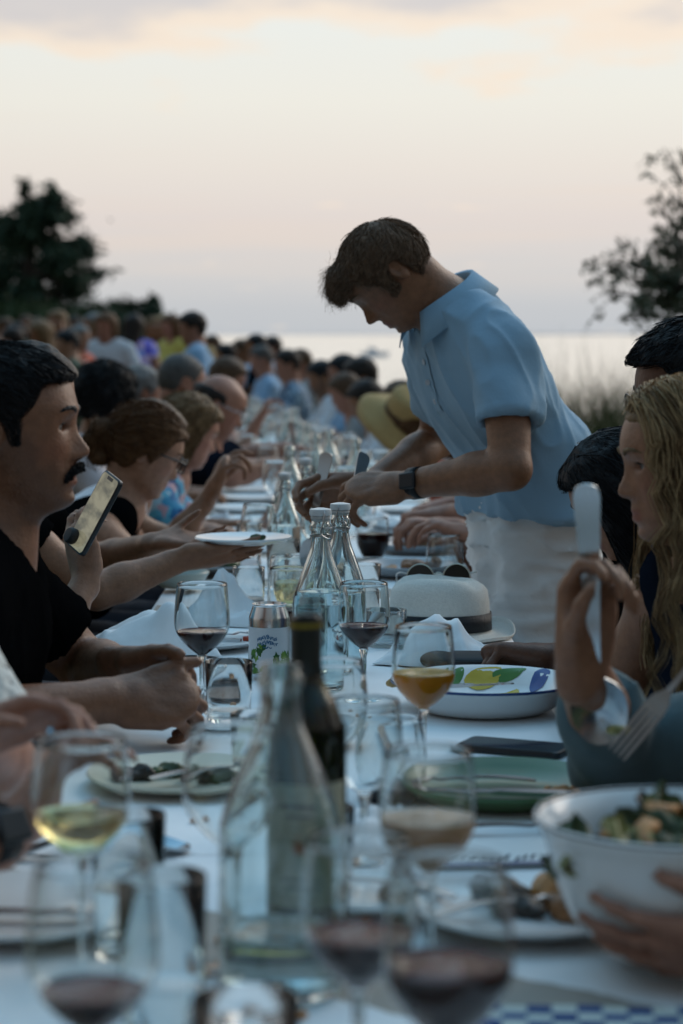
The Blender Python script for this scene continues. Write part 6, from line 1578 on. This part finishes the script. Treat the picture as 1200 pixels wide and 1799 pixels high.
#  heads behind them
guest(183, 700, 515, 'L', 'guest with thick black curly hair and pale pink shirt, seen from behind', ('short', 'black'), PINKW, .5, True, 'tan', .007, yaw=60, pitch=8, hairopts=dict(thick=(.032, .034), rough=.014, seed=8, strands=dict(flow=away((-.03, 0, .05)), n=2600, length=.05, lift=.012, wave=.006, r0=.0009, jitter=.8)))
guest(318, 672, 428, 'L', 'man with cropped greying hair behind the balding man', ('short', 'salt'), BLACKT, .5, False, 'pink', yaw=28, pitch=10, hairopts=dict(thick=(.004, .009), rough=.001, seed=3), hs=1.02)
guest(246, 690, 415, 'L', 'grey-haired guest just above the woman with the bun', ('short', 'grey'), GREYT, .5, False, 'pink', yaw=30, pitch=10)
(r7, p7) = guest(355, 655, 262, 'L', 'guest in a light straw fedora behind the balding man', ('short', 'brown'), NAVY, .5, False, 'tan', yaw=30, pitch=5)
hat_on(r7[2], r7[3], r7[0], p7.base, mat('pale_straw', (.30, .22, .10), .8, var=.2, vscale=100), .135, .09, .11, None, droop=.01)
guest(398, 668, 350, 'L', 'guest leaning in beyond the balding man, forearm raised', ('short', 'brown'), GREYT, .4, False, 'pink', pitch=20, arms={'R': dict(wr=W(452, 742, 372), el=W(425, 790, 372), hand=dict(curl=(40, 50, 30))), 'L': None})

# right row beyond the serving man
STRAWH = STRAW
(r8, p8) = guest(722, 752, 450, 'R', 'woman in a wide straw hat and coral floral dress', ('long', 'chestnut'), FLORAL_C, .35, True, 'pink', .0068, yaw=-10, pitch=32, hairopts=dict(thick=(.010, .016), rough=.004, seed=6, extra=LONGX, strands=dict(flow=down, n=1600, length=.09, lift=.004, r0=.0009)))
hat_on(r8[2], r8[3], r8[0], p8.base, STRAWH, .185, .088, .105, mat('brown_band', (.08, .04, .02), .7), droop=.04, c=(-.015, 0, .055), axis=(.28, -.62, .74))
guest(706, 712, 388, 'R', 'woman with long brown hair past the wide straw hat', ('long', 'brown'), TANC, .4, True, 'pink', pitch=22, hairopts=dict(thick=(.010, .018), rough=.005, seed=5, extra=LONGX))
guest(645, 706, 338, 'R', 'dark-haired man in open white shirt bent over his plate', ('short', 'dark'), WHITEC, 1.5, False, 'tan', pitch=24, yaw=-6)
guest(607, 690, 318, 'R', 'brown-haired woman in pale top beside the man in open white shirt', ('back', 'brown'), GREYT, .3, True, 'pink', pitch=20)
guest(565, 664, 268, 'R', 'bearded dark-haired man in white shirt, hands together at his mouth', ('short', 'black'), WHITEC, .6, False, 'tan', pitch=15, beard=.9)
guest(604, 656, 290, 'R', 'black-haired man in pale blue shirt behind the bearded man', ('short', 'black'), LBLUE, .6, False, 'pink', pitch=12)
guest(634, 664, 300, 'R', 'guest with full dark hair between two men in white shirts', ('short', 'dark'), WHITEC, .5, True, 'tan', pitch=10, hairopts=dict(thick=(.02, .03), rough=.006, seed=2))
guest(505, 642, 242, 'R', 'dark-haired man in blue and white floral shirt sitting upright', ('short', 'dark'), FLORAL_N, .6, False, 'pink', pitch=8)
guest(528, 638, 228, 'R', 'brown-haired guest behind the man in floral shirt', ('short', 'brown'), GREYT, .5, True, 'pink', pitch=5)
guest(459, 632, 218, 'R', 'grey-haired man in light blue shirt', ('short', 'salt'), LBLUE, .6, False, 'pink', pitch=12)
guest(450, 610, 200, 'R', 'black-haired guest taller than the grey-haired man', ('short', 'black'), NAVY, .5, False, 'tan', pitch=5)
guest(424, 618, 192, 'R', 'brown-haired guest in pale blue with elbows on the table', ('short', 'brown'), LBLUE, .6, False, 'tan', pitch=10)
guest(397, 626, 200, 'R', 'dark-haired guest in black beside the guest in pale blue', ('long', 'black'), BLACKT, .5, True, 'tan', pitch=8)
guest(372, 608, 168, 'R', 'brown-haired guest at the far bend of the table', ('short', 'brown'), GREYT, .5, False, 'tan', pitch=5)
guest(478, 612, 186, 'R', 'dark-haired guest far back over the man in floral shirt', ('short', 'dark'), WHITEC, .5, False, 'pink', pitch=5)

# standing crowd far left
for k, (px, py, s, lab, hr, tp, fem, an, sk_, hop) in enumerate([
    (30, 606, 315, 'woman with big dark hair standing among the far guests, back turned', ('short', 'dark'), BLACKT, True, 80, 'tan', dict(thick=(.035, .035), rough=.01, seed=2)),
    (66, 582, 262, 'sunlit-faced man standing in the far crowd', ('short', 'brown'), OLIVE, False, 300, 'pink', None),
    (84, 596, 275, 'blond guest standing in the far crowd, hand at the face', ('short', 'light'), TANC, True, 250, 'fair', None),
    (110, 600, 280, 'guest in bright yellow top standing in the far crowd', ('short', 'black'), YELL, True, 200, 'tan', None),
    (148, 596, 262, 'dark-haired guest in brown standing beside the yellow top', ('long', 'dark'), OLIVE, True, 120, 'tan', dict(thick=(.01, .02), extra=LONGX, seed=3)),
    (178, 592, 305, 'bare-armed woman with brown ponytail standing in dark dress', ('back', 'light'), BLACKT, True, 30, 'warm', None),
    (236, 588, 305, 'woman with long dark hair in bright purple floral dress, seen from behind', ('long', 'dark'), FLORAL_P, True, 75, 'warm', dict(thick=(.014, .022), rough=.006, seed=3, extra=[((-.04, .05, .02), (-.05, .05, -.20), .05, .03, .03), ((-.04, -.05, .02), (-.05, -.05, -.20), .05, .03, .03), ((-.07, 0, .02), (-.09, 0, -.24), .06, .04, .03)])),
    (270, 588, 250, 'light-haired guest standing to the right of the purple dress', ('short', 'light'), TANC, True, 10, 'pink', None),
    (292, 592, 262, 'sunburnt man standing in dark shirt right of the purple dress', ('short', 'brown'), NAVY, False, 200, 'pink', None),
    (318, 596, 270, 'grey-haired man in grey green shirt at the end of the standing crowd', ('short', 'grey'), GREYT, False, 190, 'pink', None),
    (8, 590, 255, 'guest in brown standing at the picture edge of the far crowd', ('short', 'brown'), TANC, True, 0, 'pink', None),
    (132, 576, 225, 'tall dark-haired man standing far back in the crowd', ('short', 'dark'), OLIVE, False, 260, 'tan', None),
    (46, 574, 215, 'short-haired man standing far back near the pines', ('short', 'brown'), NAVY, False, 280, 'pink', None)]):
    s *= .70; py = py-14 if py > 582 else py-4
    guest(px, py, s, 'L', lab, hr, tp, .35 if fem else .55, fem, sk_, .016, stand=True, ang=an, sc=.94, hairopts=hop, group='guests standing far left')

extra_hair = [('short', 'dark', dict(thick=(.016, .026), rough=.008)), ('long', 'light', dict(thick=(.012, .02), rough=.006, extra=LONGX)), ('short', 'grey', dict(thick=(.008, .014), rough=.003)), ('long', 'chestnut', dict(thick=(.014, .022), rough=.007, extra=LONGX)), ('back', 'blond', dict(thick=(.010, .018), rough=.004)), ('short', 'black', dict(thick=(.010, .020), rough=.006))]
for k, (px, py, s, an, fem, tp, up_, lab) in enumerate([
    (22, 634, 352, 150, True, TANC, 1, 'woman in tan dress lifting a hand to her face in the left crowd'), (70, 622, 338, 205, False, FLORAL_N, 0, 'man in blue and white shirt standing in the left crowd'),
    (140, 628, 352, 330, True, FLORAL_C, 0, 'woman in coral print standing behind the moustached man'), (186, 574, 225, 250, False, WHITEC, 0, 'man in white shirt far behind the purple dress'),
    (290, 606, 300, 200, True, TEAL_P, 1, 'woman in teal print raising her arm beside the purple dress'), (118, 640, 372, 200, False, OLIVE, 0, 'man in olive shirt standing just behind the moustached man'),
    (338, 612, 262, 185, False, LBLUE, 0, 'man in light blue standing nearest to the water'), (100, 566, 205, 240, True, PINKW, 1, 'woman in pale pink far back under the pines, arm raised'), (165, 572, 212, 200, False, WHITEC, 0, 'man in white far back under the pines'), (300, 574, 205, 220, True, YELL, 0, 'guest in yellow far back by the shore shrubs')]):
    s = s*.66 if s > 290 else s; py = py-34 if py > 600 else py
    hs_, hc_, ho_ = extra_hair[k % 6]; c_ = W(px, py, s); f_ = np.array([math.cos(R(an)), math.sin(R(an)), 0]); ar_ = {'L': None, 'R': dict(wr=c_+f_*.14+np.array([.06, -.06, -.10]), hand=dict(d=(0, 0, 1), curl=(20, 30, 20)))} if up_ else None
    guest(px, py, s, 'L', lab, (hs_, hc_), tp, .35 if fem else .55, fem, ['pink', 'tan', 'fair'][k % 3], .014, stand=True, ang=an, sc=.94, hairopts=dict(ho_, seed=k), arms=ar_, group='guests standing far left', pitch=6)

# right row near the camera
#  man with black hair and glasses, fist on the table
(r9, p9) = guest(1222, 692, 1120, 'R', 'man with black hair and glasses resting his fist on the table', ('short', 'black'), DOTS, 1.80, False, 'brown', .0055, yaw=2, pitch=8,
    arms={'L': dict(wr=W(987, 1160, 1085), el=W(1130, 1190, 1120), hand=dict(d=(-1, .15, .05), pn=(-.1, -.45, -.85), curl=(62, 70, 40), thumb_dir=(.75, .35, -.55), sc=1.06)), 'R': None},
    hairopts=dict(thick=(.008, .020), rough=.003, seed=2, strands=dict(flow=away((-.06, 0, .11)), n=3000, length=.03, lift=.006)))
glasses_on(r9[2], r9[0], p9.base, BLACKP, round_=True, thick=.0016)
#  woman with long black hair looking down
(r10, p10) = guest(1092, 868, 985, 'R', 'woman with long black hair leaning forward between serving man and glasses man', ('long', 'black'), BLACKT, 0, True, 'tan', .0066, yaw=5, pitch=28, strap=True, arms={'L': dict(wr=(.52, 3.78, .62)), 'R': dict(wr=(.52, 4.1, .62))},
    hairopts=dict(thick=(.012, .022), rough=.004, seed=7, extra=[((.03, .06, .02), (.05, .07, -.14), .035, .03, .03), ((.03, -.06, .02), (.05, -.07, -.14), .035, .03, .03)]+LONGX, strands=dict(flow=down, n=3000, length=.12, steps=7, lift=.005, r0=.0007)))
#  blond woman in profile
(r11, p11) = guest(1212, 806, 1300, 'R', 'woman in profile with loose wavy blond hair and navy sleeveless top', ('back', 'light'), NAVY, 0, True, 'warm', .0045, yaw=3, pitch=6, strap=True, twist=-30, hs=1.0, with_chair=True, browc='light',
    arms={'L': dict(wr=(.62, 2.72, .60), hand=dict(curl=(30, 40, 20))), 'R': dict(wr=(.60, 3.30, .62), hand=dict(curl=(30, 40, 20)))}, headargs=dict(nose=.95, lip=1.1, brow=.4, chin=.9),
    hairopts=dict(thick=(.004, .004), rough=.002, seed=9, h=.005, extra=[((-.05, 0, .0), (-.075, 0, -.24), .060, .050, .03)]))
def wavy_locks(P, root, off, seed, n_locks=120, per=34, ks=26):
    """loose wavy locks parted in the middle, falling past the cheeks to the chest"""
    r = np.random.RandomState(seed); out = {'blond': [], 'light': []}; hair_root = [o for o in root.children if o.name.startswith('hair')][0]
    for q in range(n_locks):
        sd = 1 if q % 2 else -1; u = r.rand()**.9                               # u 0 = at the forehead, 1 = nape
        x0 = .072-.150*u; zt = .020+.089*math.sqrt(max(.05, 1-((x0+.006)/.0935)**2))+.004
        ph = R(62+112*u+8*r.normal()); ra, rb = .100+.010*r.rand(), .086+.010*r.rand(); ln = .30+.13*r.rand()-.10*(r.rand() < .25)
        eq = np.array([ra*math.cos(ph)*.95, sd*rb*max(.35, math.sin(ph)), .010]); fall = np.array([.10*r.normal()*.25, sd*(.012+.02*r.rand()), 0])
        ctrl = [np.array([x0, sd*.004, zt]), np.array([x0*.75+eq[0]*.25, sd*.042, zt*.55+.052]), np.array([eq[0], eq[1]*.97, .045]), eq, eq+fall*.5+np.array([-.004, 0, -.075]), eq+fall+np.array([.004*r.normal(), 0, -.16]), eq+fall*1.1+np.array([.012*r.normal(), .008*r.normal(), -ln*.78]), eq+fall+np.array([.02*r.normal(), .012*r.normal(), -ln])]
        g = spline(ctrl, ks); t = np.linspace(0, 1, ks)[:, None]; wl = .055+.03*r.rand(); am = (.004+.007*r.rand())*np.clip((t-.28)/.3, 0, 1); s_ = t*(ln+.12)/wl*6.283+r.rand()*6.283
        g = g+am*np.concatenate([np.sin(s_), .7*np.cos(s_), 0*s_], 1)
        wd = (.0055+.004*r.rand())*(1-.45*t[:, 0])
        for k in range(per):
            o2 = r.normal(size=3)*np.array([1, 1, .3]); fr = r.normal(size=(1, 3))*.003*t**2; p_ = g+o2[None, :]*wd[:, None]*.95+fr+.0012*np.sin(t*23+r.rand()*6)
            out['blond' if (q % 5 != 2 and u < .8) or k % 4 == 0 else 'light'].append(np.array([P(*v) for v in p_]))
    for nm, L_ in out.items(): strands(np.array(L_), .00055, .0003, hair_root, hairm(nm), off=off)
wavy_locks(r11[2], r11[0], p11.base, 4)
#  two guests whose arms show behind the serving man
(r12, p12) = guest(880, 715, 735, 'R', 'guest hidden behind the serving man, wrist watch on the forearm laid on the table', ('short', 'brown'), BLACKT, .6, False, 'pink', .0068, pitch=20,
    arms={'L': dict(wr=W(842, 945, 768), el=W(935, 975, 775), fat=1.05, hand=dict(d=(-.9, .2, .25), pn=(.0, -.1, -1), curl=(30, 40, 25))), 'R': dict(wr=W(800, 930, 700), hand=dict(d=(-1, 0, .1), curl=(35, 45, 30)))})
watch(r12[1]['L'], r12[0], p12.base, (-.3, -1, .2), r=.031, face=mat('watch_dial', (.55, .62, .62), .2))
(r13, p13) = guest(850, 735, 655, 'R', 'guest in blue floral behind the serving man cutting food with both hands', ('short', 'brown'), FLORAL_B, .5, True, 'pink', .0068, pitch=25,
    arms={'L': dict(wr=W(790, 903, 672), el=W(880, 898, 690), fat=1.1, hand=dict(d=(-1, .1, -.1), pn=(0, -.2, -1), curl=(40, 45, 30), sc=1.05)), 'R': dict(wr=W(785, 892, 640), hand=dict(d=(-1, -.1, -.2), curl=(35, 45, 30)))})
kn = cutlery('table_knife', (0, 0, 0), 0, 'table knife in the hand of the guest cutting food', m=STEEL_D); aim(kn, W(760, 908, 672), W(690, 948, 668), (0, -.3, 1))
MB().tube(np.array([r13[1]['L'][1]*.35+r13[1]['L'][2]*.65+.036*np.array([0, math.cos(a_), math.sin(a_)]) for a_ in np.linspace(0, 6.28, 25)]), .003, 6, cap=False).build('bracelet', mat('green_bead', (.10, .12, .06), .4), r13[0], off=p13.base)

#  guest in grey green sleeves holding up spoon and fork
GGREEN = cloth_m('grey_green', (.085, .125, .135))
(r14, p14) = guest(1640, 740, 1500, 'R', 'guest in grey green rolled sleeves holding up a serving spoon and fork', ('short', 'dark'), GGREEN, 1.62, False, 'warm', .0066, pitch=10, loose=.020,
    arms={'L': dict(wr=W(1022, 1175, 1600), el=W(1095, 1345, 1450), fat=1.05, hand=dict(d=(.10, -.12, 1), pn=(.55, -.75, .1), fing=[(30, 55, 35), (48, 66, 40), (55, 70, 42), (58, 70, 42)], thumb_dir=(.85, .45, -.5), sc=.96)),
          'R': dict(wr=W(1440, 965, 1640), el=W(1560, 1150, 1600), hand=dict(d=(-.9, -.2, .1), pn=(0, .2, -1), curl=(50, 60, 40)))})
sp = cutlery('serving_spoon', (0, 0, 0), 0, 'big serving spoon held handle up by the guest in grey green', L=.305); aim(sp, W(1028, 836, 1640), W(1058, 1322, 1585), (-.15, -1, .05))
fk = cutlery('fork', (0, 0, 0), 0, 'big serving fork pointing down beside the serving spoon', L=.26, m=STEEL_D); fk.scale = (1, 1.75, 1); aim(fk, W(1352, 1000, 1640), W(1088, 1322, 1640), (-.4, -1, 0))
lump('food_scrap', tuple(W(1085, 1290, 1620)), .010, FOOD_Y, 150, label='scrap of food on the tines of the serving fork', spiky=.2)
#  hands holding the white bowl
(r15, p15) = guest(2050, 640, 2080, 'R', 'guest holding the big white salad bowl in both hands', ('short', 'brown'), GREYT, .5, False, 'pink', .0068, pitch=15,
    arms={'L': dict(wr=(.392, 1.855, .795), el=(.60, 1.80, .86), hand=dict(d=(-1, .10, -.10), pn=(0, .80, .60), sc=.98, curl=(12, 16, 12), thumb_dir=(.82, .55, -.05))),
          'R': dict(wr=(.44, 2.08, .80), hand=dict(d=(-.9, -.2, 0), pn=(0, -.8, .6), curl=(20, 25, 15)))})
